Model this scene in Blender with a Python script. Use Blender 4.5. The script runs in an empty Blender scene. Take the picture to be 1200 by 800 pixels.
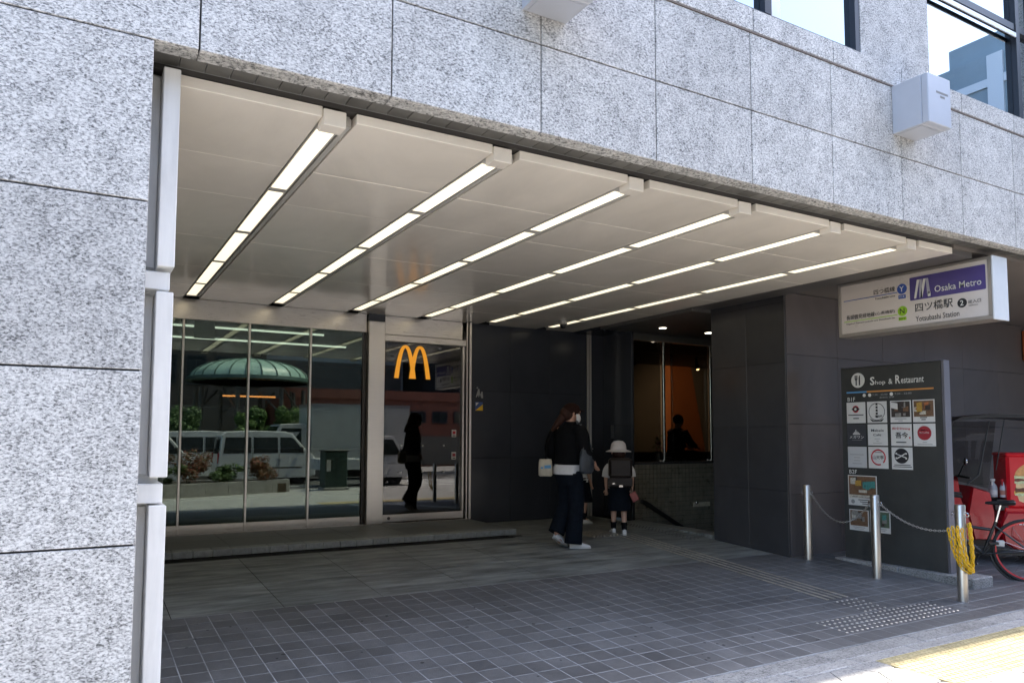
import bpy, bmesh, math, random
from mathutils import Vector, Matrix
random.seed(7)
R = math.radians
S = bpy.context.scene
COL = S.collection

# ---------------------------------------------------------------- camera, sky, sun, exposure
yaw, pit, rol = R(30.0745), R(3.9703), R(.1682)
fw = Vector((math.sin(yaw)*math.cos(pit), math.cos(yaw)*math.cos(pit), math.sin(pit)))
rt = Vector((math.cos(yaw), -math.sin(yaw), 0)); up = rt.cross(fw)
rt2 = rt*math.cos(rol)+up*math.sin(rol); up2 = -rt*math.sin(rol)+up*math.cos(rol)
cam = bpy.data.cameras.new('camera'); camo = bpy.data.objects.new('camera', cam); COL.objects.link(camo)
M = Matrix((rt2, up2, -fw)).transposed().to_4x4(); M.translation = (0, 0, 1.31)
camo.matrix_world = M
cam.sensor_width = 36; cam.lens = 36*879/1200; cam.shift_y = 50/1200; cam.clip_start = .05; cam.clip_end = 2000
S.camera = camo
SUN_DIR = Vector((-.46, -.033, -.86)).normalized()          # from +X, a little behind the facade
SUN_EL = math.asin(-SUN_DIR.z); SUN_AZ = math.atan2(-SUN_DIR.x, -SUN_DIR.y)   # azimuth from +Y towards +X
W = bpy.data.worlds.new('World'); S.world = W; W.use_nodes = True
nt = W.node_tree; bg = nt.nodes['Background']
sky = nt.nodes.new('ShaderNodeTexSky'); sky.sky_type = 'NISHITA'; sky.sun_disc = False
sky.sun_elevation = SUN_EL; sky.sun_rotation = SUN_AZ; sky.air_density = 1.0; sky.dust_density = 2.0; sky.ozone_density = 1.0
nt.links.new(sky.outputs[0], bg.inputs[0]); bg.inputs[1].default_value = .15
sl = bpy.data.lights.new('sun', 'SUN'); sl.energy = 2.8; sl.angle = R(.53); sl.color = (1, .91, .78)
so = bpy.data.objects.new('sun', sl); COL.objects.link(so)
so.rotation_euler = SUN_DIR.to_track_quat('-Z', 'Y').to_euler(); so.location = (6, 0, 30)
S.view_settings.view_transform = 'Standard'; S.view_settings.look = 'None'
S.view_settings.gamma = 1; S.view_settings.use_curve_mapping = False
S.view_settings.exposure = 2.42
S.render.engine = 'CYCLES'
S.cycles.max_bounces = 8; S.cycles.diffuse_bounces = 5; S.cycles.glossy_bounces = 4; S.cycles.transmission_bounces = 6; S.cycles.transparent_max_bounces = 10
S.cycles.use_denoising = True
S.cycles.caustics_reflective = False; S.cycles.caustics_refractive = False
S.cycles.sample_clamp_indirect = 6

# ---------------------------------------------------------------- materials
def mat(name, col=(.5, .5, .5), rough=.5, metal=0., spec=.5, var=0., noise=None, bump=None, coat=0., emit=None, estr=0., wear=None):
    """noise=(scale, amount, detail); bump=(scale, strength); var = per-object value variation"""
    m = bpy.data.materials.new(name); m.use_nodes = True
    t = m.node_tree; b = t.nodes['Principled BSDF']
    b.inputs['Base Color'].default_value = (*col, 1); b.inputs['Roughness'].default_value = rough
    b.inputs['Metallic'].default_value = metal; b.inputs['Specular IOR Level'].default_value = spec
    b.inputs['Coat Weight'].default_value = coat; b.inputs['Coat Roughness'].default_value = .08
    if emit: b.inputs['Emission Color'].default_value = (*emit, 1); b.inputs['Emission Strength'].default_value = estr
    g = t.nodes.new('ShaderNodeNewGeometry') if (noise or bump or wear) else None
    cur = None
    if noise:
        n = t.nodes.new('ShaderNodeTexNoise'); n.inputs['Scale'].default_value = noise[0]; n.inputs['Detail'].default_value = noise[2] if len(noise) > 2 else 5
        n.inputs['Roughness'].default_value = .65
        if len(noise) > 3:
            mp = t.nodes.new('ShaderNodeMapping'); mp.inputs['Scale'].default_value = noise[3]
            t.links.new(g.outputs['Position'], mp.inputs['Vector']); t.links.new(mp.outputs[0], n.inputs['Vector'])
        else: t.links.new(g.outputs['Position'], n.inputs['Vector'])
        r = t.nodes.new('ShaderNodeMapRange'); r.inputs['From Min'].default_value = .3; r.inputs['From Max'].default_value = .7
        r.inputs['To Min'].default_value = 1-noise[1]; r.inputs['To Max'].default_value = 1+noise[1]
        t.links.new(n.outputs['Fac'], r.inputs['Value']); cur = r.outputs[0]
        rr = t.nodes.new('ShaderNodeMapRange'); rr.inputs['To Min'].default_value = max(rough-.1, .02); rr.inputs['To Max'].default_value = min(rough+.1, 1)
        t.links.new(n.outputs['Fac'], rr.inputs['Value']); t.links.new(rr.outputs[0], b.inputs['Roughness'])
    if var:
        oi = t.nodes.new('ShaderNodeObjectInfo'); r = t.nodes.new('ShaderNodeMapRange')
        r.inputs['To Min'].default_value = 1-var; r.inputs['To Max'].default_value = 1+var
        t.links.new(oi.outputs['Random'], r.inputs['Value'])
        if cur:
            mu = t.nodes.new('ShaderNodeMath'); mu.operation = 'MULTIPLY'
            t.links.new(cur, mu.inputs[0]); t.links.new(r.outputs[0], mu.inputs[1]); cur = mu.outputs[0]
        else: cur = r.outputs[0]
    if wear:
        n = t.nodes.new('ShaderNodeTexNoise'); n.inputs['Scale'].default_value = wear[0]; n.inputs['Detail'].default_value = 6; n.inputs['Roughness'].default_value = .62; n.inputs['Distortion'].default_value = .8
        mp = t.nodes.new('ShaderNodeMapping'); mp.inputs['Scale'].default_value = wear[2] if len(wear) > 2 else (1, 1, 1)
        t.links.new(g.outputs['Position'], mp.inputs['Vector']); t.links.new(mp.outputs[0], n.inputs['Vector'])
        r = t.nodes.new('ShaderNodeMapRange'); r.inputs['From Min'].default_value = .36; r.inputs['From Max'].default_value = .66; r.inputs['To Min'].default_value = 1-wear[1]; r.inputs['To Max'].default_value = 1+wear[1]*.5
        t.links.new(n.outputs['Fac'], r.inputs['Value'])
        if cur:
            mu = t.nodes.new('ShaderNodeMath'); mu.operation = 'MULTIPLY'; t.links.new(cur, mu.inputs[0]); t.links.new(r.outputs[0], mu.inputs[1]); cur = mu.outputs[0]
        else: cur = r.outputs[0]
    if cur:
        vm = t.nodes.new('ShaderNodeVectorMath'); vm.operation = 'SCALE'; vm.inputs[0].default_value = col
        t.links.new(cur, vm.inputs['Scale']); t.links.new(vm.outputs[0], b.inputs['Base Color'])
    if bump:
        n = t.nodes.new('ShaderNodeTexNoise'); n.inputs['Scale'].default_value = bump[0]; n.inputs['Detail'].default_value = 4
        t.links.new(g.outputs['Position'], n.inputs['Vector'])
        bp = t.nodes.new('ShaderNodeBump'); bp.inputs['Strength'].default_value = bump[1]; bp.inputs['Distance'].default_value = .01
        t.links.new(n.outputs['Fac'], bp.inputs['Height']); t.links.new(bp.outputs[0], b.inputs['Normal'])
    return m

def granite(name, dark, mid, light, sc=58, rough=.55, var=.04, stain=0.):
    m = bpy.data.materials.new(name); m.use_nodes = True; t = m.node_tree; b = t.nodes['Principled BSDF']; L = t.links.new
    g = t.nodes.new('ShaderNodeNewGeometry')
    mp = t.nodes.new('ShaderNodeMapping'); mp.inputs['Rotation'].default_value = (.3, .55, .2); mp.inputs['Scale'].default_value = (.75, .75, 1.35)
    L(g.outputs['Position'], mp.inputs['Vector'])
    n = t.nodes.new('ShaderNodeTexNoise'); n.inputs['Scale'].default_value = sc; n.inputs['Detail'].default_value = 5; n.inputs['Roughness'].default_value = .72; n.inputs['Distortion'].default_value = .5
    L(mp.outputs[0], n.inputs['Vector'])
    n2 = t.nodes.new('ShaderNodeTexNoise'); n2.inputs['Scale'].default_value = 9; n2.inputs['Detail'].default_value = 3
    L(g.outputs['Position'], n2.inputs['Vector'])
    a = t.nodes.new('ShaderNodeMath'); a.operation = 'MULTIPLY_ADD'; a.inputs[1].default_value = .16; L(n2.outputs['Fac'], a.inputs[0]); L(n.outputs['Fac'], a.inputs[2])
    s = t.nodes.new('ShaderNodeMath'); s.operation = 'SUBTRACT'; s.inputs[1].default_value = .08; L(a.outputs[0], s.inputs[0])
    cr = t.nodes.new('ShaderNodeValToRGB'); e = cr.color_ramp; e.elements[0].position = .37; e.elements[0].color = (*dark, 1)
    e.elements[1].position = .60; e.elements[1].color = (*light, 1)
    k = e.elements.new(.445); k.color = (*mid, 1); k = e.elements.new(.52); k.color = tuple(.45*x+.55*y for x, y in zip(mid, light))+(1,)
    L(s.outputs[0], cr.inputs['Fac'])
    oi = t.nodes.new('ShaderNodeObjectInfo'); r = t.nodes.new('ShaderNodeMapRange'); r.inputs['To Min'].default_value = 1-var; r.inputs['To Max'].default_value = 1+var
    L(oi.outputs['Random'], r.inputs['Value'])
    n3 = t.nodes.new('ShaderNodeTexNoise'); n3.inputs['Scale'].default_value = 1.1; n3.inputs['Detail'].default_value = 5; n3.inputs['Roughness'].default_value = .6
    m3 = t.nodes.new('ShaderNodeMapping'); m3.inputs['Scale'].default_value = (2.2, 2.2, .35); L(g.outputs['Position'], m3.inputs['Vector']); L(m3.outputs[0], n3.inputs['Vector'])
    r3 = t.nodes.new('ShaderNodeMapRange'); r3.inputs['From Min'].default_value = .3; r3.inputs['From Max'].default_value = .7; r3.inputs['To Min'].default_value = 1-.09-stain; r3.inputs['To Max'].default_value = 1.05
    L(n3.outputs['Fac'], r3.inputs['Value'])
    mu = t.nodes.new('ShaderNodeMath'); mu.operation = 'MULTIPLY'; L(r.outputs[0], mu.inputs[0]); L(r3.outputs[0], mu.inputs[1])
    vm = t.nodes.new('ShaderNodeVectorMath'); vm.operation = 'SCALE'; L(cr.outputs[0], vm.inputs[0]); L(mu.outputs[0], vm.inputs['Scale'])
    L(vm.outputs[0], b.inputs['Base Color']); b.inputs['Roughness'].default_value = rough
    bp = t.nodes.new('ShaderNodeBump'); bp.inputs['Strength'].default_value = .12; bp.inputs['Distance'].default_value = .004
    L(n.outputs['Fac'], bp.inputs['Height']); L(bp.outputs[0], b.inputs['Normal'])
    return m

def glass(name, tint=(.5, .55, .52), refl=.14, rcol=(.85, .95, .88), rough=0.):
    m = bpy.data.materials.new(name); m.use_nodes = True; t = m.node_tree; t.nodes.clear(); L = t.links.new
    o = t.nodes.new('ShaderNodeOutputMaterial'); mx = t.nodes.new('ShaderNodeMixShader')
    tr = t.nodes.new('ShaderNodeBsdfTransparent'); tr.inputs[0].default_value = (*tint, 1)
    gl = t.nodes.new('ShaderNodeBsdfGlossy'); gl.inputs[0].default_value = (*rcol, 1); gl.inputs['Roughness'].default_value = rough
    lw = t.nodes.new('ShaderNodeLayerWeight'); lw.inputs[0].default_value = .5
    fr = t.nodes.new('ShaderNodeMath'); fr.operation = 'POWER'; fr.inputs[1].default_value = 5; L(lw.outputs['Facing'], fr.inputs[0])
    ad = t.nodes.new('ShaderNodeMath'); ad.operation = 'ADD'; ad.inputs[1].default_value = refl+.04; ad.use_clamp = True
    L(fr.outputs[0], ad.inputs[0]); L(ad.outputs[0], mx.inputs[0]); L(tr.outputs[0], mx.inputs[1]); L(gl.outputs[0], mx.inputs[2]); L(mx.outputs[0], o.inputs[0])
    return m

def brushed(name, col=(.62, .59, .54), rough=.3, axis=(1, 1, 60)):
    m = mat(name, col, rough, metal=1., noise=(6, .04, 3, axis))
    for n in m.node_tree.nodes:
        if n.type == 'MAP_RANGE' and abs(n.inputs['To Min'].default_value-(rough-.1)) < 1e-6: n.inputs['To Min'].default_value = rough-.02; n.inputs['To Max'].default_value = rough+.02
    return m

G_FACE = granite('granite_grey', (.09, .089, .088), (.35, .347, .342), (.74, .728, .71), sc=90, var=.09, stain=.06)
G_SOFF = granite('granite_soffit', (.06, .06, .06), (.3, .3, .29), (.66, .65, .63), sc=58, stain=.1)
M_JOINT = mat('joint_sealant', (.03, .03, .035), .8)
M_CORE = mat('concrete_core', (.3, .3, .3), .9, noise=(2, .15))
M_SOFT = mat('soffit_tile_glaze', (.10, .098, .09), .35, var=.25, noise=(14, .2))
M_CEIL = mat('ceiling_paint', (.83, .77, .68), .16, spec=.6, noise=(1.3, .03, 4), var=.025, wear=(1.1, .09, (1, .5, 1)))
M_WHITE = mat('white_painted_steel', (.86, .86, .84), .35, noise=(5, .03, 5), wear=(9, .10, (1, 1, .15)))
M_HOUS = mat('light_housing', (.5, .48, .44), .35, noise=(4, .05))
M_DARKCH = mat('dark_channel', (.06, .055, .05), .5)
M_DIFF = mat('lit_diffuser', (.9, .88, .82), .5, emit=(1, .89, .63), estr=.25)
M_STEEL = brushed('brushed_steel', (.60, .56, .51), .28, (1, 1, 40))
M_STEELV = brushed('brushed_steel_column', (.66, .62, .56), .33, (1, 1, 60))
M_STEELB = mat('bollard_steel', (.56, .53, .49), .33, metal=1.)
M_GLASS = glass('shop_glass', (.42, .48, .44), .065, (.80, .92, .82))
M_GLASSD = glass('door_glass', (.50, .50, .48), .055, (.80, .79, .77))
M_WGLASS = glass('window_glass_sky', (.04, .06, .08), .36, (.88, .95, 1))
M_CLEAR = glass('clear_glass', (.8, .82, .82), .03, (1, 1, 1))
M_NAVY = mat('navy_polished_stone', (.036, .040, .050), .22, spec=.45, var=.10, wear=(1.2, .10))
M_PIER = mat('dark_polished_stone', (.050, .050, .054), .2, spec=.45, var=.10, wear=(1.5, .12))
M_PIERF = mat('dark_stone_haze_tint', (.105, .090, .086), .26, spec=.45, var=.07, wear=(1.0, .10))  # pier stone with brownish lens haze mixed into its colour
M_TILE = mat('dark_floor_tile', (.142, .141, .142), .5, spec=.45, noise=(30, .16, 6), var=.20, bump=(120, .15), wear=(.9, .30))
M_GROUT = mat('pale_grout', (.34, .345, .35), .9, noise=(2.2, .5, 6))
M_SLAB = mat('streaked_stone_slab', (.215, .228, .220), .42, spec=.5, noise=(4.5, .75, 10, (.4, 2.2, 1)), var=.09, bump=(60, .1), wear=(1.3, .2))
M_PLAT = mat('platform_stone', (.17, .18, .176), .5, noise=(22, .15), var=.08)
M_NOSE = mat('platform_nosing', (.27, .29, .29), .45, noise=(20, .2), var=.1)
M_DRAIN = mat('drain_slot', (.015, .015, .015), .6, spec=.2)
M_KERB = granite('kerb_granite', (.10, .10, .10), (.26, .26, .25), (.42, .41, .40), sc=75, stain=.25, var=.12)
M_PAVE = granite('paving_granite', (.15, .15, .148), (.31, .305, .295), (.45, .44, .425), sc=80, stain=.12, var=.07)
M_YEL = mat('yellow_tactile', (.41, .34, .185), .7, noise=(14, .22), var=.08)
M_STUD = mat('steel_stud', (.75, .74, .72), .3, metal=.85)
M_BAR = mat('worn_brass_bar', (.50, .47, .41), .42, metal=.7, noise=(12, .35))
M_ASPH = mat('asphalt', (.055, .055, .057), .85, noise=(40, .3), bump=(90, .4))
M_LINE = mat('road_paint', (.7, .7, .68), .7, noise=(20, .15))
M_GROUND = mat('ground_earth', (.12, .12, .11), .95, noise=(.2, .2))
M_WTILE = mat('stairwell_tile', (.20, .19, .155), .3, noise=(9, .18), wear=(2, .15))
M_BLACK = mat('black_plastic', (.014, .014, .015), .4, spec=.5)
M_RUBBER = mat('black_rubber', (.02, .02, .02), .75)
M_DKGREY = mat('dark_grey_panel', (.035, .035, .036), .35, noise=(6, .1))
M_PANEL = mat('black_board_face', (.052, .053, .050), .22, spec=.5, noise=(3, .12))
M_BOARDEDGE = mat('anodised_edge', (.20, .20, .23), .4, metal=.6)
M_PAPER = mat('poster_white', (.62, .61, .58), .55, noise=(30, .04))
M_INK = mat('ink_black', (.02, .02, .022), .6)
M_INKG = mat('ink_grey', (.25, .25, .25), .6)
M_WTXT = mat('white_lettering', (.68, .67, .62), .5)
M_RED = mat('ink_red', (.45, .02, .03), .5)
M_DRED = mat('ink_dark_red', (.32, .03, .04), .5)
M_BLUE = mat('line_blue', (.035, .09, .36), .4)
M_LBLUE = mat('strip_blue', (.10, .30, .55), .5)
M_ORNG = mat('strip_orange', (.55, .24, .06), .5)
M_GREEN = mat('line_green', (.30, .55, .03), .4)
M_PURP = mat('sign_purple', (.075, .055, .21), .35, noise=(2, .04))
M_SIGN = mat('sign_white_acrylic', (.63, .57, .525), .3, noise=(2, .02))
M_SFRAME = mat('sign_frame', (.36, .33, .30), .35, metal=.5, noise=(4, .05))
M_SEND = mat('sign_end_steel', (.72, .74, .76), .35, metal=.25, noise=(3, .05))
M_ARCH = mat('amber_acrylic', (.85, .36, .02), .35, emit=(1, .40, .03), estr=.10)
M_YCHAIN = mat('yellow_plastic_chain', (.70, .42, .01), .4, noise=(20, .12))
M_CHAIN = mat('galvanised_chain', (.5, .48, .45), .4, metal=.9)
M_RPAINT = mat('red_bodywork', (.42, .012, .02), .25, coat=.5, noise=(4, .06))
M_RBOX = mat('red_box_gloss', (.55, .012, .02), .3, coat=.4, noise=(4, .04))
M_RRIM = mat('red_rim', (.60, .03, .04), .35)
M_CHROME = mat('chrome', (.7, .7, .7), .15, metal=1)
M_BOXM = mat('silver_box_metal', (.47, .49, .54), .35, metal=.25, noise=(4, .04))
M_FRAME = mat('window_frame_dark', (.035, .037, .045), .35, metal=.3)
M_FRAMEL = mat('pale_trim_and_reflection', (.75, .77, .80), .35, metal=.2)  # pale metal, also used for the painted reflection below the transom

# ---------------------------------------------------------------- mesh helpers
class MB:
    def __init__(s): s.v = []; s.f = []
    def add(s, vs, fs):
        n = len(s.v); s.v += [tuple(v) for v in vs]; s.f += [tuple(i+n for i in f) for f in fs]; return s
    def box(s, x0, x1, y0, y1, z0, z1):
        return s.add([(x0,y0,z0),(x1,y0,z0),(x1,y1,z0),(x0,y1,z0),(x0,y0,z1),(x1,y0,z1),(x1,y1,z1),(x0,y1,z1)],
                     [(0,3,2,1),(4,5,6,7),(0,1,5,4),(1,2,6,5),(2,3,7,6),(3,0,4,7)])
    def bbox(s, x0, x1, y0, y1, z0, z1, b=.005):
        x0, x1 = min(x0,x1), max(x0,x1); y0, y1 = min(y0,y1), max(y0,y1); z0, z1 = min(z0,z1), max(z0,z1)
        b = min(b, (x1-x0)*.45, (y1-y0)*.45, (z1-z0)*.45); bm = bmesh.new()
        bmesh.ops.create_cube(bm, size=1)
        for v in bm.verts: v.co = ((x0+x1)/2+v.co.x*(x1-x0), (y0+y1)/2+v.co.y*(y1-y0), (z0+z1)/2+v.co.z*(z1-z0))
        bmesh.ops.bevel(bm, geom=bm.edges[:], offset=b, segments=1, affect='EDGES')
        bm.verts.index_update(); s.add([v.co for v in bm.verts], [[v.index for v in f.verts] for f in bm.faces]); bm.free(); return s
    def quad(s, a, b, c, d): return s.add([a, b, c, d], [(0, 1, 2, 3)])
    def prism(s, poly, o, ux, uy, d):
        """polygon (2-D list) placed at o with axes ux, uy, extruded by vector d"""
        o, ux, uy, d = map(Vector, (o, ux, uy, d)); n = len(poly)
        a = [o+ux*p[0]+uy*p[1] for p in poly]; b = [p+d for p in a]
        if (ux.cross(uy)).dot(d) > 0: base, top = tuple(range(n))[::-1], tuple(range(n, 2*n)); side = [(i, (i+1) % n, n+(i+1) % n, n+i) for i in range(n)]
        else: base, top = tuple(range(n)), tuple(range(n, 2*n))[::-1]; side = [((i+1) % n, i, n+i, n+(i+1) % n) for i in range(n)]
        return s.add(a+b, [base, top]+side)
    def tube(s, pts, r, n=8, cap=True, ry=None):
        pts = [Vector(p) for p in pts]; m = len(pts)
        rs = r if isinstance(r, (list, tuple)) else [r]*m
        vs = []; prev = None
        for i, p in enumerate(pts):
            t = (pts[min(i+1, m-1)]-pts[max(i-1, 0)]).normalized()
            if prev is None:
                a = Vector((0, 0, 1)) if abs(t.z) < .9 else Vector((1, 0, 0)); u = t.cross(a).normalized()
            else: u = (prev-t*prev.dot(t)).normalized()
            prev = u; w = t.cross(u)
            for k in range(n):
                an = 2*math.pi*k/n; vs.append(p+u*math.cos(an)*rs[i]+w*math.sin(an)*rs[i])
        fs = [(i*n+k, i*n+(k+1) % n, (i+1)*n+(k+1) % n, (i+1)*n+k) for i in range(m-1) for k in range(n)]
        if cap: fs += [tuple(range(n))[::-1], tuple((m-1)*n+k for k in range(n))]
        return s.add(vs, fs)
    def lathe(s, prof, c, n=24, axis='z', cap=True):
        vs = []
        for r, h in prof:
            for k in range(n):
                a = 2*math.pi*k/n; x, y = r*math.cos(a), r*math.sin(a)
                p = {'z': (x, y, h), 'y': (x, h, y), 'x': (h, x, y)}[axis]; vs.append((c[0]+p[0], c[1]+p[1], c[2]+p[2]))
        m = len(prof); fs = [(i*n+k, i*n+(k+1) % n, (i+1)*n+(k+1) % n, (i+1)*n+k) for i in range(m-1) for k in range(n)]
        if axis == 'y': fs = [f[::-1] for f in fs]
        if cap and prof[0][0] > 1e-6: fs.append(tuple(range(n))[::-1] if axis != 'y' else tuple(range(n)))
        if cap and prof[-1][0] > 1e-6: fs.append(tuple((m-1)*n+k for k in range(n)) if axis != 'y' else tuple((m-1)*n+k for k in range(n))[::-1])
        return s.add(vs, fs)
    def torus(s, c, R_, r, ax=(0, 0, 1), n=32, k=8, arc=1., start=0.):
        ax = Vector(ax).normalized(); a = Vector((0, 0, 1)) if abs(ax.z) < .9 else Vector((1, 0, 0)); u = ax.cross(a).normalized(); w = ax.cross(u); c = Vector(c)
        m = n if arc >= 1 else n+1; vs = []
        for i in range(m):
            t = start+2*math.pi*arc*i/n; d = u*math.cos(t)+w*math.sin(t)
            for j in range(k):
                q = 2*math.pi*j/k; vs.append(c+d*(R_+r*math.cos(q))+ax*r*math.sin(q))
        fs = [(i*k+j, ((i+1) % m)*k+j, ((i+1) % m)*k+(j+1) % k, i*k+(j+1) % k) for i in range(m if arc >= 1 else m-1) for j in range(k)]
        return s.add(vs, fs)
    def sphere(s, c, r, n=16, m=10, sx=1, sy=1, sz=1):
        prof = [(math.sin(math.pi*i/m), -math.cos(math.pi*i/m)) for i in range(m+1)]
        vs = [(c[0]+r*sx*a*math.cos(2*math.pi*k/n), c[1]+r*sy*a*math.sin(2*math.pi*k/n), c[2]+r*sz*h) for a, h in prof for k in range(n)]
        return s.add(vs, [(i*n+k, i*n+(k+1) % n, (i+1)*n+(k+1) % n, (i+1)*n+k) for i in range(m) for k in range(n)])
    def xf(s, mtx, frm=0):
        s.v[frm:] = [tuple(mtx @ Vector(v)) for v in s.v[frm:]]; return s

ROOT = {}
def worigin(o): return ROOT.get(o.name, Vector((0, 0, 0))) if o else Vector((0, 0, 0))
def mesh_from(mb, name, m, off=Vector((0, 0, 0)), smooth=False, ang=40):
    me = bpy.data.meshes.new(name)
    me.from_pydata([tuple(Vector(v)-off) for v in mb.v], [], mb.f); me.materials.append(m)
    bm = bmesh.new(); bm.from_mesh(me); bmesh.ops.remove_doubles(bm, verts=bm.verts, dist=1e-6); bmesh.ops.recalc_face_normals(bm, faces=bm.faces); bm.to_mesh(me); bm.free()
    if smooth:
        for p in me.polygons: p.use_smooth = True
        me.set_sharp_from_angle(angle=R(ang))
    return me
def link(name, me, parent=None, loc=None):
    o = bpy.data.objects.new(name, me); COL.objects.link(o)
    if parent: o.parent = parent; ROOT[o.name] = worigin(parent)
    if loc is not None: o.location = Vector(loc)-(worigin(parent) if parent else Vector((0, 0, 0)))
    return o
def P(name, mb, m, parent=None, smooth=False, ang=40, kind=None):
    """a part given in the coordinates of the world (things are never rotated unless built at the origin first)"""
    o = link(name, mesh_from(mb, name, m, worigin(parent), smooth, ang), parent)
    if kind: o['kind'] = kind
    return o
def tag(o, label, cat, group=None):
    o['label'] = label; o['category'] = cat
    if group: o['group'] = group
    return o
def thing(name, label, cat, loc=(0, 0, 0), group=None):
    o = bpy.data.objects.new(name, None); COL.objects.link(o); o.location = loc; o.empty_display_size = .1
    ROOT[o.name] = Vector(loc); return tag(o, label, cat, group)
def struct(name, mb=None, m=None, loc=(0, 0, 0)):
    if mb: o = P(name, mb, m)
    else:
        o = bpy.data.objects.new(name, None); COL.objects.link(o); o.location = loc; ROOT[o.name] = Vector(loc)
    o['kind'] = 'structure'; return o
def piece(name, me, parent, loc, rot=None):
    o = link(name, me, parent, loc)
    if rot: o.rotation_euler = rot
    return o
def dup(o, parent=None):
    c = o.copy(); COL.objects.link(c)
    if parent: c.parent = parent
    for ch in list(o.children): dup(ch, c)
    return c
def text(body, m, parent, o, ux, uz, w=None, h=None, name='lettering', bold=0., align='l', lift=.004):
    cu = bpy.data.curves.new(name, 'FONT'); cu.body = body; cu.size = 1; cu.offset = bold; cu.resolution_u = 2
    t = bpy.data.objects.new(name, cu); COL.objects.link(t); bpy.context.view_layer.update()
    me = bpy.data.meshes.new_from_object(t.evaluated_get(bpy.context.evaluated_depsgraph_get()))
    bpy.data.objects.remove(t); bpy.data.curves.remove(cu)
    if not me.vertices: return None
    xs = [v.co.x for v in me.vertices]; ys = [v.co.y for v in me.vertices]
    W0, H0 = max(xs)-min(xs), max(ys)-min(ys); sx = w/W0 if w else None; sy = h/H0 if h else None
    sx = sx or sy; sy = sy or sx
    ux, uz, o = Vector(ux), Vector(uz), Vector(o); nrm = ux.cross(uz); off = worigin(parent)
    for v in me.vertices:
        a = (v.co.x-min(xs))*sx; b = (v.co.y-min(ys))*sy
        if align == 'c': a -= W0*sx/2
        v.co = o+ux*a+uz*b+nrm*lift-off
    me.materials.clear(); me.materials.append(m)
    ob = link(name, me, parent); ob['kind'] = 'stuff' if len(body) > 3 else 'part'
    if len(body) <= 3: del ob['kind']
    return ob
def disc(r, n=28): return [(r*math.cos(2*math.pi*k/n), r*math.sin(2*math.pi*k/n)) for k in range(n)]
def rrect(w, h, r, n=5):
    p = []
    for cx, cy, a0 in ((w-r, h-r, 0), (r, h-r, 90), (r, r, 180), (w-r, r, 270)):
        for k in range(n+1): a = R(a0+90*k/n); p.append((cx+r*math.cos(a), cy+r*math.sin(a)))
    return p
def skinned(name, pts, edges, m, parent=None, levels=2, root=0):
    """pts: (x, y, z, rx, ry) - one continuous smooth surface grown round a skeleton"""
    me = bpy.data.meshes.new(name); me.from_pydata([p[:3] for p in pts], edges, []); o = bpy.data.objects.new(name, me); COL.objects.link(o)
    o.modifiers.new('s', 'SKIN'); 
    if not me.skin_vertices: 
        bpy.context.view_layer.objects.active = o
    for i, p in enumerate(pts):
        sv = me.skin_vertices[0].data[i]; sv.radius = (p[3], p[4] if len(p) > 4 else p[3]); sv.use_root = (i == root)
    sb = o.modifiers.new('b', 'SUBSURF'); sb.levels = levels; sb.render_levels = levels
    bpy.context.view_layer.update()
    n = bpy.data.meshes.new_from_object(o.evaluated_get(bpy.context.evaluated_depsgraph_get()))
    bpy.data.objects.remove(o)
    for p in n.polygons: p.use_smooth = True
    n.materials.clear(); n.materials.append(m); n.name = name
    return link(name, n, parent)
def chain_curve(pts, link_len, wire, mb, wid=.42):
    """oval links strung along a polyline, each turned a quarter against the last"""
    pts = [Vector(p) for p in pts]; seg = [(pts[i+1]-pts[i]).length for i in range(len(pts)-1)]; tot = sum(seg); step = link_len*.72; k = 0
    d = step/2
    while d < tot:
        e = d; i = 0
        while e > seg[i] and i < len(seg)-1: e -= seg[i]; i += 1
        t = (pts[i+1]-pts[i]).normalized(); c = pts[i]+t*e
        a = Vector((0, 0, 1)) if abs(t.z) < .8 else Vector((1, 0, 0)); u = t.cross(a).normalized(); w = t.cross(u)
        if k % 2: u, w = w, u
        ring = []
        for j in range(10):
            an = 2*math.pi*j/10; ring.append(c+t*math.cos(an)*(link_len/2-wire)+u*math.sin(an)*(link_len*wid-wire)*.8)
        nv = []; n = 4
        for j in range(10):
            tt = (ring[(j+1) % 10]-ring[j-1]).normalized(); s1 = tt.cross(w).normalized()
            for q in range(n): an = 2*math.pi*q/n+.785; nv.append(ring[j]+s1*wire*math.cos(an)+w*wire*math.sin(an))
        mb.add(nv, [(j*n+q, ((j+1) % 10)*n+q, ((j+1) % 10)*n+(q+1) % n, j*n+(q+1) % n) for j in range(10) for q in range(n)])
        d += step; k += 1
    return mb
def catenary(a, b, sag, n=16):
    a, b = Vector(a), Vector(b); return [a.lerp(b, i/n)-Vector((0, 0, sag*4*(i/n)*(1-i/n))) for i in range(n+1)]
# ---------------------------------------------------------------- ground, road, pavement
SL = .25/(8.5-3.69); ANG = math.atan(SL)
def fz(y): return -.25+.25*min(max((y-3.69)/(8.5-3.69), 0), 1)
struct('ground', MB().quad((-300,-300,-.56), (300,-300,-.56), (300,300,-.56), (-300,300,-.56)), M_GROUND)
struct('road', MB().box(-80, 80, -12.0, -2.0, -.55, -.45), M_ASPH)
for y in (-3.2, -9.4):
    struct('road_line', MB().box(-80, 80, y-.06, y+.06, -.45, -.446), M_LINE)
for k in range(-6, 9): struct('lane_dash', MB().box(k*6, k*6+3, -6.36, -6.24, -.45, -.446), M_LINE)
mb = MB()
for k in range(7): mb.box(10.4, 14.4, -3.6-k*.75, -3.25-k*.75, -.4455, -.4425)
struct('crossing_stripes', mb, M_LINE)['kind'] = 'stuff'
struct('far_pavement', MB().box(-80, 80, -17, -12.0, -.55, -.32), M_PAVE)
sw = struct('sidewalk', None, None, (0, 3, -.25))
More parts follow.
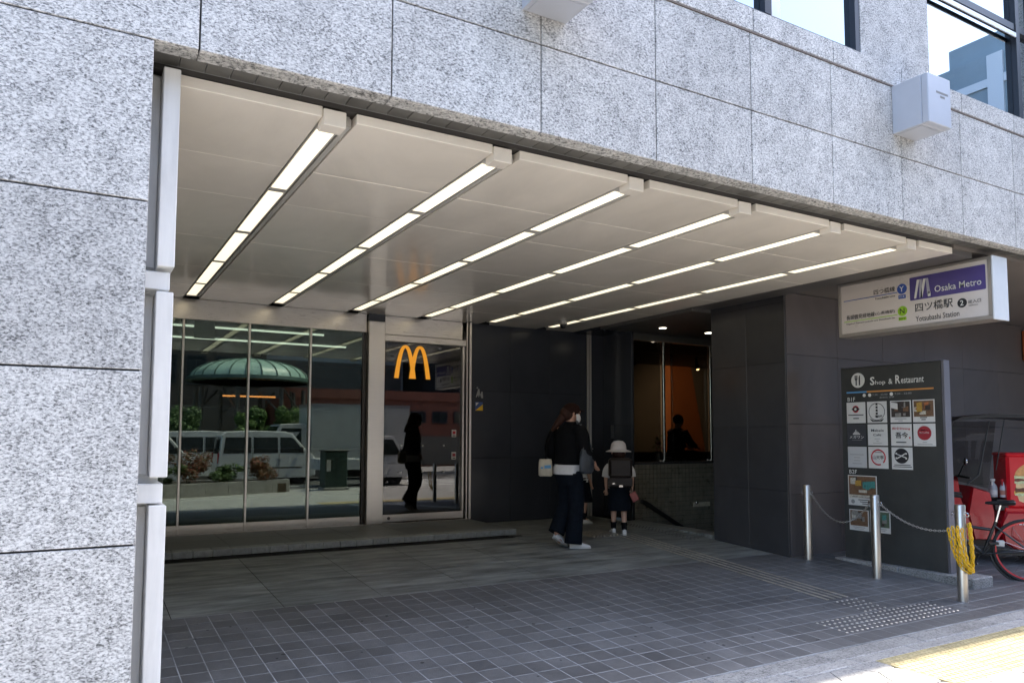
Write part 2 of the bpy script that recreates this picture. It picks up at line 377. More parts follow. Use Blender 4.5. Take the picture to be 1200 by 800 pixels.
P('mortar_bed', MB().box(-60, 60, -1.86, 3.695, -.55, -.262), M_JOINT, sw)
km = MB()
for k in range(-20, 24): km.bbox(k*1.2+.004, k*1.2+1.196, -2.0, -1.865, -.56, -.255, .012)
P('kerb_row', km, M_KERB, sw)['kind'] = 'stuff'
# two rows of edge stones along the tiled floor
e1 = [-1.8, -.73, .345, 1.42, 2.495, 3.57, 4.645, 5.722, 6.8, 7.875, 8.95, 10.0, 11.1, 12.2]
for a, b in zip(e1, e1[1:]): P('edge_stone', MB().bbox(a+.003, b-.003, 3.507, 3.692, -.3, -.25+random.uniform(-.0015, .0015), .006), M_KERB, sw)
e2 = [-1.9+.668*k for k in range(20)]
for a, b in zip(e2, e2[1:]): P('border_stone', MB().bbox(a+.003, b-.003, 3.386, 3.502, -.3, -.25+random.uniform(-.002, .001), .005), M_PAVE, sw)
# yellow tactile blocks
def ytile(hx):
    mb = MB().bbox(0, .296, 0, .296, -.03, 0, .004)
    for i in range(6):
        for j in range(5):
            mb.add([(.03+i*.047-.011, .012+j*.058, 0), (.03+i*.047+.011, .012+j*.058, 0), (.03+i*.047+.011, .052+j*.058, 0), (.03+i*.047-.011, .052+j*.058, 0),
                    (.03+i*.047-.007, .017+j*.058, .005), (.03+i*.047+.007, .017+j*.058, .005), (.03+i*.047+.007, .047+j*.058, .005), (.03+i*.047-.007, .047+j*.058, .005)],
                   [(4,5,6,7), (0,1,5,4), (1,2,6,5), (2,3,7,6), (3,0,4,7)])
    return mesh_from(mb, 'tactile_block', M_YEL)
yt = ytile(0)
for i in range(14):
    for j in range(2): piece('tactile_block', yt, sw, (4.905+i*.3, 3.082-j*.3, -.248))
# hexagonal pavers
hexr = .185; HX = [(hexr*.978*math.cos(R(60*k)), hexr*.978*math.sin(R(60*k))) for k in range(6)]
hm = mesh_from(MB().prism(HX, (0, 0, 0), (1, 0, 0), (0, 1, 0), (0, 0, -.05)), 'hexagonal_paver', M_PAVE)
def clip(poly, ax, lim):
    out = []
    for i, p in enumerate(poly):
        q = poly[(i+1) % len(poly)]
        if p[ax] <= lim: out.append(p)
        if (p[ax] <= lim) != (q[ax] <= lim): t = (lim-p[ax])/(q[ax]-p[ax]); out.append((p[0]+(q[0]-p[0])*t, p[1]+(q[1]-p[1])*t))
    return out
far = MB(); w = hexr*1.5; h = hexr*math.sqrt(3)
for i in range(-14, 46):
    for j in range(-6, 18):
        x = i*w+.06; y = -1.6+j*h+(h/2 if i % 2 else 0)
        if y < -1.7: continue
        poly = clip([(x+a, y+b) for a, b in HX], 1, 3.382)
        if len(poly) < 3: continue
        if y > 2.45:
            poly = clip(poly, 0, 4.899) if x < 4.9 else clip(poly, 1, 2.778)
            if len(poly) < 3: continue
        z = -.25+random.uniform(-.0015, .0015)
        if 1.5 < x < 9.5 and y > 1.2: 
            if len(poly) == 6 and y+h/2 < 3.38 and x+hexr < 4.9: piece('hexagonal_paver', hm, sw, (x, y, z))
            else: P('hexagonal_paver', MB().prism(poly, (0, 0, z), (1, 0, 0), (0, 1, 0), (0, 0, -.05)), M_PAVE, sw)
        else: far.prism(poly, (0, 0, z), (1, 0, 0), (0, 1, 0), (0, 0, -.04))
P('far_pavers', far, M_PAVE, sw)['kind'] = 'stuff'

# ---------------------------------------------------------------- entrance floor
ef = struct('entrance_floor', None, None, (0, 6, 0))
bed = MB()
for y0, y1 in ((3.697, 6.43),):
    bed.add([(-.2, y0, fz(y0)-.0009), (17, y0, fz(y0)-.0009), (17, y1, fz(y1)-.0009), (-.2, y1, fz(y1)-.0009), (-.2, y0, -.5), (17, y0, -.5), (17, y1, -.5), (-.2, y1, -.5)],
            [(0,1,2,3), (0,4,5,1), (1,5,6,2), (2,6,7,3), (3,7,4,0), (4,7,6,5)])
P('grout_bed', bed, M_GROUT, ef)
bed = MB()
for y0, y1 in ((6.43, 8.5), (8.5, 10.6)):
    bed.add([(-.2, y0, fz(y0)-.0015), (7.44, y0, fz(y0)-.0015), (7.44, y1, fz(y1)-.0015), (-.2, y1, fz(y1)-.0015), (-.2, y0, -.5), (7.44, y0, -.5), (7.44, y1, -.5), (-.2, y1, -.5)],
            [(0,1,2,3), (0,4,5,1), (1,5,6,2), (2,6,7,3), (3,7,4,0), (4,7,6,5)])
P('slab_bed', bed, M_DRAIN, ef)
TX, TY, G = .1698, .1815, .0058
tm = MB().bbox(G/2, TX-G/2, G/2, TY-G/2, -.012, 0, .001); tme = mesh_from(tm, 'floor_tile', M_TILE)
cells = []
for i in range(0, 92):
    for j in range(15):
        x = .098+i*TX; y = 3.702+j*TY
        if x+TX < .25: continue
        d = math.hypot(x-0, y); vis = x < 8.2 and x > .07*y
        cells.append((0 if vis else 1, d, x, y))
cells.sort(); rest = MB()
for q, (a, d, x, y) in enumerate(cells):
    loc = (x, y, fz(y)); rz = (ANG+random.uniform(-.0016, .0016), random.uniform(-.0016, .0016), 0)
    if q < 300: piece('floor_tile', tme, ef, loc, rz)
    else:
        n = len(rest.v); rest.add(tm.v, tm.f); rest.xf(Matrix.Translation(loc) @ Matrix.Rotation(rz[0], 4, 'X') @ Matrix.Rotation(rz[1], 4, 'Y'), n)
P('far_floor_tiles', rest, M_TILE, ef)['kind'] = 'stuff'
gs = MB(); rg_ = random.Random(23)
for k in range(110):
    x, y = rg_.uniform(.6, 8.4), rg_.uniform(3.75, 6.35); r_ = rg_.uniform(.006, .017)
    if x < .09*y+.1: continue
    z = fz(y)+.0022; n0 = len(gs.v); pts = [(x+r_*rg_.uniform(.7, 1.2)*math.cos(a), y+r_*rg_.uniform(.7, 1.2)*math.sin(a)) for a in (0, .9, 1.8, 2.7, 3.6, 4.5, 5.4)]
    gs.add([(a, b, fz(b)+.0022) for a, b in pts], [tuple(range(7))])
P('gum_spots', gs, mat('trodden_gum', (.050, .049, .047), .75, noise=(30, .4)), ef)['kind'] = 'stuff'
# streaked stone slabs
for i in range(-1, 8):
    for j, (y0, y1) in enumerate(((6.432, 7.278), (7.285, 8.128), (8.134, 8.497), (8.503, 9.35), (9.354, 10.165))):
        x0 = .69+.862*i; x1 = x0+.855
        if j >= 3 and x0 < 5.0: continue
        x0 = max(x0, .1); x1 = min(x1, 7.44)
        if i == 7 and x0 > 7.44: continue
        mb = MB().add([(x0, y0, fz(y0)), (x1, y0, fz(y0)), (x1, y1, fz(y1)), (x0, y1, fz(y1)), (x0, y0, fz(y0)-.03), (x1, y0, fz(y0)-.03), (x1, y1, fz(y1)-.03), (x0, y1, fz(y1)-.03)],
                      [(0,1,2,3), (0,4,5,1), (1,5,6,2), (2,6,7,3), (3,7,4,0), (4,7,6,5)])
        P('stone_slab', mb, M_SLAB, ef)
# drain slot, door platform
P('drain_slot', MB().box(.1, 5.15, 8.60, 8.66, -.002, .0025), M_DRAIN, ef)
pf = struct('door_platform', None, None, (2.6, 9.4, 0))
P('platform_core', MB().box(.1, 5.12, 8.80, 10.3, -.02, .074), M_DRAIN, pf)
for i in range(7):
    for j in range(2):
        x0 = .1+i*.717; P('platform_slab', MB().bbox(x0+.001, x0+.716, 8.90+j*.635, 8.90+j*.635+.633, .04, .08, .003), M_PLAT, pf)
nm = mesh_from(MB().bbox(.0015, .1985, 0, .19, -.075, 0, .006), 'nosing_tile', M_NOSE)
for i in range(25): piece('nosing_tile', nm, pf, (.12+i*.2, 8.705, .081))
# tactile guidance: four bars and the stud field
ts = thing('tactile_guide_strip', 'row of thin metal guide bars with a stud field set in the dark floor tiles', 'tactile paving', (6.25, 4.6, fz(4.6)))
for k in range(4):
    x0 = 6.115+k*.092; mb = MB()
    for y0, y1 in ((4.67, 6.43), (6.43, 8.2)):
        z0, z1 = fz(y0), fz(y1); a, b = x0+.075*(y0-4.67), x0+.075*(y1-4.67)
        mb.add([(a-.011, y0, z0+.0045), (a+.011, y0, z0+.0045), (b+.011, y1, z1+.0045), (b-.011, y1, z1+.0045), (a-.014, y0, z0-.002), (a+.014, y0, z0-.002), (b+.014, y1, z1-.002), (b-.014, y1, z1-.002)],
               [(0,1,2,3), (0,4,5,1), (1,5,6,2), (2,6,7,3), (3,7,4,0)])
    P('guide_bar', mb, M_BAR, ts)
st = MB()
def stud(x, y, r=.0125):
    z = fz(y); st.lathe([(r, -.001), (r*.95, .003), (r*.6, .0055), (0, .0058)], (x, y, z), 7)
for i in range(25):
    for j in range(5): stud(5.36+i*.0645, 3.93+j*.069)
for i in range(5):
    for j in range(5): stud(6.09+i*.07+.01*j, 4.275+j*.078)
P('stud_field', st, M_STUD, ts)['kind'] = 'stuff'
wg = thing('warning_grate', 'small patch of slanted dark metal bars in the floor near the schoolchild', 'floor grating', (6.1, 8.3, 0))
mb = MB()
for k in range(9): mb.box(5.95+k*.055, 5.975+k*.055, 8.12, 8.62, fz(8.2)-.012, .0045)
P('grate_bars', mb, M_BAR, wg)['kind'] = 'stuff'

# ---------------------------------------------------------------- the granite office building
ob = thing('office_building', 'pale speckled granite office building above and left of the recessed entrance', 'building', (0, 3.69, 0))
P('building_core', MB().box(-30, 30, 3.76, 24, 3.125, 4.425), M_CORE, ob); P('building_core', MB().box(-30, 30, 4.05, 24, 4.427, 11.6), M_CORE, ob)
P('left_core', MB().box(-30, .235, 3.76, 24, -.5, 3.12), M_CORE, ob)
P('right_core', MB().box(16.5, 30, 3.76, 24, -.5, 3.12), M_CORE, ob)
P('joint_backing', MB().box(-30, 30, 3.715, 3.755, 3.13, 4.43), M_JOINT, ob)
P('joint_backing', MB().box(-30, .232, 3.715, 3.755, -.3, 3.13), M_JOINT, ob)
XJ = [-2.3, -1.4, -.46, .434, 1.389, 2.334, 3.23, 4.125, 5.02, 5.913, 6.806, 7.70, 8.595, 9.49, 10.385, 11.28]
g = .0045
def gpanel(x0, x1, z0, z1, y=3.69, nm='granite_panel'): return P(nm, MB().bbox(x0+g, x1-g, y, y+.032, z0+g, z1-g, .002), G_FACE, ob)
for a, b in zip(XJ, XJ[1:]):
    gpanel(a, b, 3.113, 3.659); gpanel(a, b, 3.659, 4.243)
    gpanel(a+.03, b+.03, 4.250, 4.43, 3.682, 'sill_course_stone'); P('sill_ledge', MB().box(a+.031, b+.029, 3.716, 3.84, 4.415, 4.4305), G_FACE, ob)
    P('soffit_panel', MB().bbox(max(a, .242)+.002, b-.002, 3.7235, 3.80, 3.112, 3.135, .002), G_SOFF, ob) if b > .3 else None
P('ledge_strip', MB().box(-3, 12, 3.684, 3.716, 4.2415, 4.2515), mat('ledge_metal', (.16, .13, .11), .5), ob)
for z0, z1 in ((-.25, .07), (.07, .832), (.832, 1.596), (1.596, 2.36), (2.36, 3.1135)):
    for a, b in ((-2.6, -.75), (-.75, .2455)): gpanel(a, b, z0, z1)
# soffit tiles behind the granite return
sm = mesh_from(MB().bbox(.002, .118, 0, .115, -.012, 0, .002), 'soffit_tile', M_SOFT)
for i in range(72): piece('soffit_tile', sm, ob, (.245+i*.12, 3.803, 3.128))
P('soffit_backing', MB().box(.24, 16.5, 3.80, 3.97, 3.128, 3.14), M_JOINT, ob)
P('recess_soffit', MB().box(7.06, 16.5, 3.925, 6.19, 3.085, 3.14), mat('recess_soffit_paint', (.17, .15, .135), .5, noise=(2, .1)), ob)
# upper windows
def window(x0, x1, z0, z1, mull, trans, y=3.735):
    f = MB()
    f.box(x0, x0+.055, y-.03, y+.06, z0, z1).box(x1-.055, x1, y-.03, y+.06, z0, z1).box(x0+.055, x1-.055, y-.028, y+.06, z0, z0+.018).box(x0+.055, x1-.055, y-.03, y+.06, z1-.05, z1)
    for m_ in mull: f.box(m_-.035, m_+.035, y-.034, y+.06, z0+.018, z1-.05)
    for t in trans: f.box(x0+.055, x1-.055, y-.025, y+.06, t-.03, t+.04)
    w_ = P('window', f, M_FRAME, ob)
    xs = [x0]+mull+[x1]; zs = [z0]+trans+[z1]
    for a, b in zip(xs, xs[1:]):
        for c, d in zip(zs, zs[1:]): P('pane', MB().box(a+.04, b-.04, y+.02, y+.03, c+.01, d-.02), M_WGLASS, w_)
    return w_
w1 = window(3.25, 5.424, 4.432, 6.5, [4.34], [], 3.735)
P('roller_blind', MB().bbox(4.385, 4.50, 3.725, 3.744, 4.452, 6.4, .002), M_FRAMEL, w1)
w2 = window(6.25, 8.60, 4.44, 6.5, [8.19], [5.49], 3.86)
P('reflection_strip', MB().box(6.31, 8.15, 3.822, 3.833, 5.385, 5.43), M_FRAMEL, w2)  # bright reflection under the transom, put in as a pale strip
window(9.0, 11.5, 4.44, 6.5, [10.2], [], 3.86)
window(-1.2, 2.0, 4.44, 6.5, [.5], [], 3.86)
for a, b in ((-2.3, -1.2), (2.0, 3.25), (5.425, 6.385), (8.6, 9.0), (11.5, 12.5)):
    P('pier_panel', MB().bbox(a+.003, b-.003, 3.70, 3.825, 4.435, 6.6, .002), G_FACE, ob)
P('upper_wall', MB().box(-30, 30, 3.70, 4.049, 6.62, 11.9), G_FACE, ob)
P('upper_flank', MB().box(-30, -2.61, 3.70, 3.7585, -.3, 6.61), G_FACE, ob); P('upper_flank', MB().box(12.51, 30, 3.70, 3.7585, 3.12, 6.61), G_FACE, ob)

# ---------------------------------------------------------------- left jamb
jb = thing('steel_jamb', 'white painted steel lining panels along the left edge of the entrance', 'wall lining', (.3, 3.9, -.2))
P('jamb_backing', MB().box(.236, .345, 3.985, 10.12, -.3, 3.08), M_WHITE, jb)
for z0, z1 in ((-.3, .985), (1.115, 1.985), (2.105, 3.075)):
    P('lining_panel', MB().bbox(.298, .374, 3.85, 10.11, z0, z1, .004), M_WHITE, jb)
    P('recess_strip', MB().bbox(.2465, .295, 3.96, 4.2, z0+.01, z1-.01, .003), M_WHITE, jb)
for z0, z1 in ((.995, 1.085), (1.998, 2.082)): P('joint_cover', MB().bbox(.2465, .358, 3.875, 4.2, z0, z1, .003), M_WHITE, jb)

# ---------------------------------------------------------------- entrance ceiling and its lamps
ec = thing('entrance_ceiling', 'glossy off-white metal panel ceiling over the whole recessed entrance', 'ceiling', (3.6, 7, 3.03))
P('ceiling_deck', MB().box(.24, 7.05, 3.94, 10.2, 3.095, 3.122), M_DARKCH, ec)
XL = [1.094+1.048*k for k in range(6)]; LW = .165
seams = [3.93, 4.82, 5.60, 6.88, 8.15, 9.2, 10.165]
edges = [.377]+[v for x in XL for v in (x-.006, x+LW+.02)]+[7.045]
for k in range(0, len(edges), 2):
    x0, x1 = edges[k], edges[k+1]
    for i, (y0, y1) in enumerate(zip(seams, seams[1:])):
        P('ceiling_panel', MB().bbox(x0, x1, y0+(.0 if i == 0 else .003), y1-.003, 3.03+random.uniform(-.001, .001), 3.088, .003), M_CEIL, ec)
for k, x in enumerate(XL):
    nm = ['leftmost', 'second from the left', 'third from the left', 'fourth from the left', 'fifth from the left', 'rightmost'][k]
    lt = thing('ceiling_light', 'long lit recessed light strip, %s of the six in the entrance ceiling' % nm, 'ceiling light', (x+.08, 6.9, 3.03), 'light strips in the entrance ceiling')
    h = MB().box(x+.112, x+.122, 4.03, 9.87, 3.022, 3.075).box(x+.145, x+LW+.01, 4.0, 9.87, 3.034, 3.08).box(x+.0, x+.006, 4.0, 9.87, 3.022, 3.07)
    h.box(x, x+LW, 4.0, 9.87, 3.0755, 3.09).box(x, x+LW, 9.87, 9.90, 3.024, 3.075)
    P('housing', h, M_HOUS, lt)
    P('end_cap', MB().bbox(x-.004, x+.122, 3.918, 4.03, 2.985, 3.075, .003), M_CEIL, lt)
    ys = [4.05, 5.27, 6.53, 7.77, 9.02, 9.86]
    for a, b in zip(ys, ys[1:]): P('diffuser', MB().box(x+.008, x+.110, a+.042, b-.042, 3.020, 3.032), M_DIFF, lt)
    br = MB()
    for a in ys: br.box(x+.0065, x+.1115, a-.04, a+.04, 3.0195, 3.036)
    P('bracket', br, M_HOUS, lt)['kind'] = 'stuff'
cm = thing('security_camera', 'small grey dome security camera hanging from the entrance ceiling', 'camera', (6.23, 9.24, 3.03))
P('mount', MB().lathe([(.062, 0), (.062, -.05), (.05, -.055)][::-1], (6.23, 9.24, 3.03), 20), M_HOUS, cm, True)
P('dome', MB().lathe([(0, -.115), (.03, -.107), (.045, -.09), (.049, -.055)], (6.23, 9.24, 3.03), 20), M_BLACK, cm, True)

# ---------------------------------------------------------------- glass shop front
sf = thing('glass_storefront', 'four tall shop window panes in brushed steel at the back of the entrance', 'shop front', (1.8, 10.17, .08))
P('header_panel', MB().bbox(.24, 3.497, 10.13, 10.2, 2.768, 3.028, .003), M_STEEL, sf)
P('header_panel', MB().bbox(3.752, 5.0, 10.13, 10.2, 2.762, 3.028, .003), M_STEEL, sf)
gx = [.26, 1.115, 1.911, 2.712, 3.452]
for a, b in zip(gx, gx[1:]):
    P('glass_pane', MB().box(a+.012, b-.012, 10.17, 10.18, .195, 2.766), M_GLASS, sf)
    P('kick_rail', MB().bbox(a+.010, b-.010, 10.145, 10.195, .088, .198, .003), M_STEEL, sf)
for a in gx[1:4]: P('mullion', MB().bbox(a-.013, a+.013, 10.13, 10.2, .084, 2.766, .003), M_STEEL, sf)
P('edge_frame', MB().box(3.455, 3.497, 10.15, 10.2, .084, 2.766), M_DARKCH, sf)
P('sill_plate', MB().box(.24, 5.12, 10.09, 10.22, .0785, .0865), M_STEEL, sf)
col = P('steel_column', MB().bbox(3.504, 3.745, 10.06, 10.25, .0845, 2.925, .006), M_STEELV, sf)
P('column_cap', MB().box(3.506, 3.743, 10.064, 10.25, 2.9255, 3.0285), M_NAVY, sf)
P('blind_panel', MB().box(1.25, 1.50, 10.26, 10.27, 2.55, 2.76), mat('pale_blind', (.45, .47, .40), .6), sf)
# door
dr = thing('sliding_door', 'dark glass sliding door with steel frame and a yellow emblem across its top', 'door', (4.38, 10.17, .08))
P('glass_pane', MB().box(3.775, 5.035, 10.165, 10.175, .20, 2.655), M_GLASSD, dr)
P('kick_rail', MB().bbox(3.765, 5.035, 10.14, 10.19, .098, .2, .003), M_STEEL, dr)
P('top_track', MB().bbox(3.755, 5.05, 10.10, 10.2, 2.662, 2.755, .004), M_STEEL, dr)
P('door_stile', MB().bbox(5.0, 5.03, 10.12, 10.164, .20, 2.66, .003), M_STEEL, dr)
P('jamb', MB().bbox(5.05, 5.075, 10.09, 10.2, .087, 3.026, .003), M_STEEL, dr); P('jamb', MB().bbox(5.09, 5.128, 10.07, 10.2, .087, 3.026, .003), M_STEELV, dr)
P('lock', MB().lathe([(.022, 0), (.022, -.012), (.016, -.016), (0, -.016)], (3.86, 10.139, .15), 14, 'y'), M_DARKCH, dr)
for z in (1.295, .964):
    n = P('notice', MB().bbox(4.846, 4.918, 10.155, 10.163, z, z+.11, .001), M_PAPER, dr)
    P('print_patch', MB().box(4.858, 4.906, 10.153, 10.1545, z+.045, z+.09), M_RED if z > 1 else M_DRED, n)
    P('print_line', MB().box(4.858, 4.906, 10.153, 10.1545, z+.015, z+.03), M_INK, n)
dm = MB()
for i in range(3):
    for z in (1.17, .79): dm.lathe([(.014, 0), (.014, -.005), (0, -.006)], (4.04+i*.34, 10.163, z), 10, 'y')
P('dot_marker', dm, M_WTXT, dr)['kind'] = 'stuff'
# emblem: two tall arches joined in the middle
def arch_outline():
    """outline (x 0..1, y 0..1) of a rounded double arch, tapering to the crowns"""
    def half(u):      # outer edge of the left arch
        return [(0, 0), (.012, .14), (.035, .32), (.07, .52), (.115, .72), (.165, .88), (.215, .97), (.265, 1.0)]
    L_ = half(0)
    outR = [(.315, .985), (.365, .93), (.41, .84), (.45, .72), (.48, .6), (.5, .5)]
    top = L_+outR; full = top+[(1-x, y) for x, y in top[::-1]][1:]
    innR = [(.885, 0), (.875, .18), (.858, .38), (.835, .58), (.805, .76), (.77, .885), (.735, .935), (.70, .915), (.66, .83), (.625, .69), (.60, .54), (.583, .38), (.565, .2), (.557, .06)]
    innL = [(1-x, y) for x, y in innR[::-1]]
    return full+innR+innL
em = thing('double_arch_emblem', 'amber double-arch letter M fixed to the dark glass door', 'emblem', (4.2, 10.16, 2.14))
def arch(mb, s):
    # one arch as a bent bar: centre line with varying width
    n = 22; pts = []
    for i in range(n+1):
        t = -1+2*i/n; x = .1335*t; y = .462*(1-abs(t)**2.35)
        wd = .031-.011*(1-abs(t))**1.0; pts.append((x, y, wd))
    vs = []
    for i, (x, y, wd) in enumerate(pts):
        a = pts[max(i-1, 0)]; b = pts[min(i+1, n)]; d = Vector((b[0]-a[0], b[1]-a[1])).normalized(); nx, ny = -d.y, d.x
        if i in (0, n): nx, ny = (-1, 0) if i == 0 else (1, 0)
        for sg in (1, -1):
            vs.append((s+x+nx*wd*sg, 10.142, 2.142+y+ny*wd*sg)); vs.append((s+x+nx*wd*sg, 10.160, 2.142+y+ny*wd*sg))
    fs = []
    for i in range(n):
        a, b = i*4, (i+1)*4
        fs += [(a, b, b+2, a+2), (a+1, a+3, b+3, b+1), (a, a+1, b+1, b), (a+2, b+2, b+3, a+3)]
    fs += [(0, 2, 3, 1), (n*4, n*4+1, n*4+3, n*4+2)]
    mb.add(vs, fs)
mb = MB(); arch(mb, 4.0875); P('arch', mb, M_ARCH, em); mb = MB(); arch(mb, 4.3155); mb.v = [(x, y-.001, z) for x, y, z in mb.v]; P('arch', mb, M_ARCH, em)

# shop interior
si = thing('shop_interior', 'dim shop room with ceiling light lines behind the glass shop front', 'room', (2.7, 12, .08))
M_IN = mat('interior_wall', (.10, .095, .085), .7, noise=(2, .2)); M_INF = mat('interior_floor', (.08, .075, .07), .4)
P('room_floor', MB().box(.25, 7.3, 10.26, 17, -.05, .075), M_INF, si); P('room_ceiling', MB().box(.25, 7.3, 10.26, 17, 2.9, 2.98), M_IN, si)
P('room_wall', MB().box(.25, 7.3, 17, 17.1, 0, 3), M_IN, si); P('room_wall', MB().box(.15, .25, 10.26, 17, 0, 3), M_IN, si); P('room_wall', MB().box(7.3, 7.4, 10.26, 17, 0, 3), M_IN, si)
M_TUBE = mat('lit_tube', (.9, .9, .85), .5, emit=(1, .96, .86), estr=.6)
for y in (11.6, 13.0): P('light_line', MB().box(.6, 3.3 if y < 12 else 4.1, y-.02, y+.02, 2.87, 2.895), M_TUBE, si)
P('counter', MB().bbox(1.0, 5.5, 15.5, 16.2, .08, 1.05, .02), mat('counter_wood', (.12, .06, .03), .5, noise=(6, .3)), si)
P('menu_panel', MB().bbox(1.6, 5.2, 16.9, 16.98, 1.9, 2.6, .01), mat('menu_dark', (.06, .05, .05), .4), si)
# ---------------------------------------------------------------- dark walls on the right
nw = thing('navy_wall', 'almost black polished stone wall right of the glass door, behind the people', 'wall', (6.3, 10.17, 0))
for a, b in ((5.13, 5.86), (5.86, 6.59), (6.59, 7.32)):
    for z0, z1 in ((.0, .98), (.98, 2.0), (2.0, 3.03)): P('wall_panel', MB().bbox(a+.0015, b-.0015, 10.16, 10.2, z0+.0015, z1-.0015, .002), M_NAVY, nw)
P('wall_backing', MB().box(5.13, 7.9, 10.198, 10.3, -.3, 3.1), M_DRAIN, nw)
for x in (7.325, 7.375): P('metal_trim', MB().bbox(x, x+.03, 10.135, 10.195, .003, 3.028, .003), M_STEELV, nw)
P('wall_panel', MB().bbox(7.41, 7.66, 10.155, 10.197, 0, 3.03, .002), M_NAVY, nw)
for z0, z1 in ((0, 1.5), (1.5, 3.03)): P('return_panel', MB().bbox(7.655, 7.70, 9.40, 10.15, z0+.001, z1-.001, .002), M_NAVY, nw)
P('call_plate', MB().bbox(7.648, 7.654, 9.86, 9.94, 1.28, 1.50, .002), mat('call_plate_metal', (.12, .12, .13), .4, metal=.6), nw)
sk = thing('floor_notice_sticker', 'small square yellow and dark blue sticker on the dark wall beside the door', 'sticker', (5.3, 10.155, 1.7))
P('backing', MB().box(5.234, 5.364, 10.1535, 10.1575, 1.70, 1.83), mat('sticker_blue', (.03, .07, .22), .4), sk)
P('yellow_corner', MB().prism([(0, 0), (.13, 0), (.13, .095)], (5.234, 10.153, 1.70), (1, 0, 0), (0, 0, 1), (0, -.002, 0)), M_YCHAIN, sk)
P('white_corner', MB().prism([(.01, .07), (.06, .12), (.01, .12)], (5.234, 10.153, 1.70), (1, 0, 0), (0, 0, 1), (0, -.002, 0)), M_PAPER, sk)
wk = thing('wall_pictogram', 'faint grey walking-person pictogram on the dark wall above a yellow sticker', 'pictogram', (5.29, 10.155, 1.93))
mb = MB(); mb.prism(disc(.015, 10), (5.27, 10.157, 2.045), (1, 0, 0), (0, 0, 1), (0, -.003, 0))
mb.prism([(0, .02), (.02, .08), (.04, .08), (.05, 0), (.03, -.05), (.02, -.01), (-.01, -.05), (-.02, -.045)], (5.265, 10.157, 1.95), (1, 0, 0), (0, 0, 1), (0, -.003, 0))
mb.prism([(.05, .0), (.07, .05), (.09, .05), (.1, -.05), (.07, -.05)], (5.27, 10.157, 1.94), (1, 0, 0), (0, 0, 1), (0, -.003, 0))
P('mark', mb, M_INKG, wk)['kind'] = 'stuff'

sp = thing('stone_pier', 'dark polished stone pier between the stairs and the directory board', 'pillar', (7.6, 6.8, 0))
zr = [-.2, .66, 1.44, 2.22, 2.957, 3.08]
for z0, z1 in zip(zr, zr[1:]):
    for a, b in ((6.192, 6.80), (6.80, 7.408)): P('pier_panel', MB().bbox(7.417, 7.45, a+.001, b-.001, z0+.0012, z1-.0012, .002), M_PIER, sp)
fz_ = [-.2, .62, 1.47, 2.32, 3.08]
for z0, z1 in zip(fz_, fz_[1:]):
    for i in range(9): P('front_panel', MB().bbox(7.4525+i*.95+.001, 7.4525+(i+1)*.95-.001, 6.19, 6.23, z0+.0012, z1-.0012, .002), M_PIERF, sp)
P('pier_core', MB().box(7.448, 16.6, 6.228, 7.40, -.4, 3.083), M_DRAIN, sp)
P('corner_bead', MB().box(7.4165, 7.424, 6.186, 6.1895, -.11, 3.08), mat('corner_metal', (.10, .095, .09), .4, metal=.5), sp)
P('side_face', MB().box(7.46, 16.6, 7.401, 7.41, -2.2, 3.083), M_PIER, sp)
ban = tag(P('wall_banner', MB().bbox(12.93, 13.5, 6.12, 6.18, 2.52, 3.0, .01), mat('banner_orange', (.42, .10, .03), .5)), 'orange panel on the dark wall at the far right edge', 'banner')

# ---------------------------------------------------------------- stairs down, tiled parapet, restaurant window
stc = thing('staircase', 'flight of steps going down to the underground station beside the tiled wall', 'stairs', (7.5, 8.4, 0))
for k in range(11):
    P('step', MB().bbox(7.445+k*.28, 7.445+(k+1)*.28+.02, 7.415, 9.38, -.6-k*.16, -.005-.16*k if k else -.002, .004), M_SLAB, stc)
st = MB()
for i in range(26):
    for j in range(3):
        stx, sty = 7.12+j*.07, 7.55+i*.07; st.lathe([(.014, -.002), (.013, .004), (0, .006)], (stx, sty, fz(sty)), 6)
P('edge_studs', st, mat('dark_stud', (.12, .12, .115), .4, metal=.5), stc)['kind'] = 'stuff'
tw = thing('tiled_wall', 'low wall of small cream tiles behind the stairs under the restaurant window', 'wall', (9, 9.4, 0))
P('wall_core', MB().box(7.70, 12, 9.412, 9.6, -2.6, .868), M_DRAIN, tw)
mb = MB(); T = .0772
for i in range(50):
    for j in range(38):
        z = .868-(j+1)*T
        if z < -1.95: continue
        mb.box(7.702+i*T+.003, 7.702+(i+1)*T-.0045, 9.40+random.uniform(0, .0015), 9.413, z+.003, z+T-.003)
P('wall_tiles', mb, M_WTILE, tw)['kind'] = 'stuff'
P('coping', MB().bbox(7.702, 12, 9.385, 9.61, .87, .905, .004), M_PIER, tw)
hr = thing('handrail', 'thick dark handrail sloping down along the tiled stair wall', 'handrail', (8, 9.3, .2))
P('rail', MB().tube([(7.76, 9.30, .29), (7.82, 9.30, .275), (8.55, 9.30, -.135), (9.9, 9.30, -.9)], .038, 10), M_BLACK, hr, True)
for x in (7.95, 8.9): P('bracket', MB().tube([(x, 9.30, .2-(x-7.95)*.56), (x, 9.41, .16-(x-7.95)*.56)], .012, 8), M_STEEL, hr, True)
fx = thing('wall_glint', 'small modelled fitting on the cream tiles lower right of the handrail', 'glint', (9.1, 9.39, .2))
P('glint_plate', MB().bbox(8.93, 9.30, 9.37, 9.398, .15, .22, .004), mat('glint_pale', (.55, .52, .42), .4, noise=(30, .3)), fx); P('glint_knob', MB().sphere((8.98, 9.36, .22), .03), M_CHROME, fx, True)  # light glints on the tiles, put in as pale colour and shape

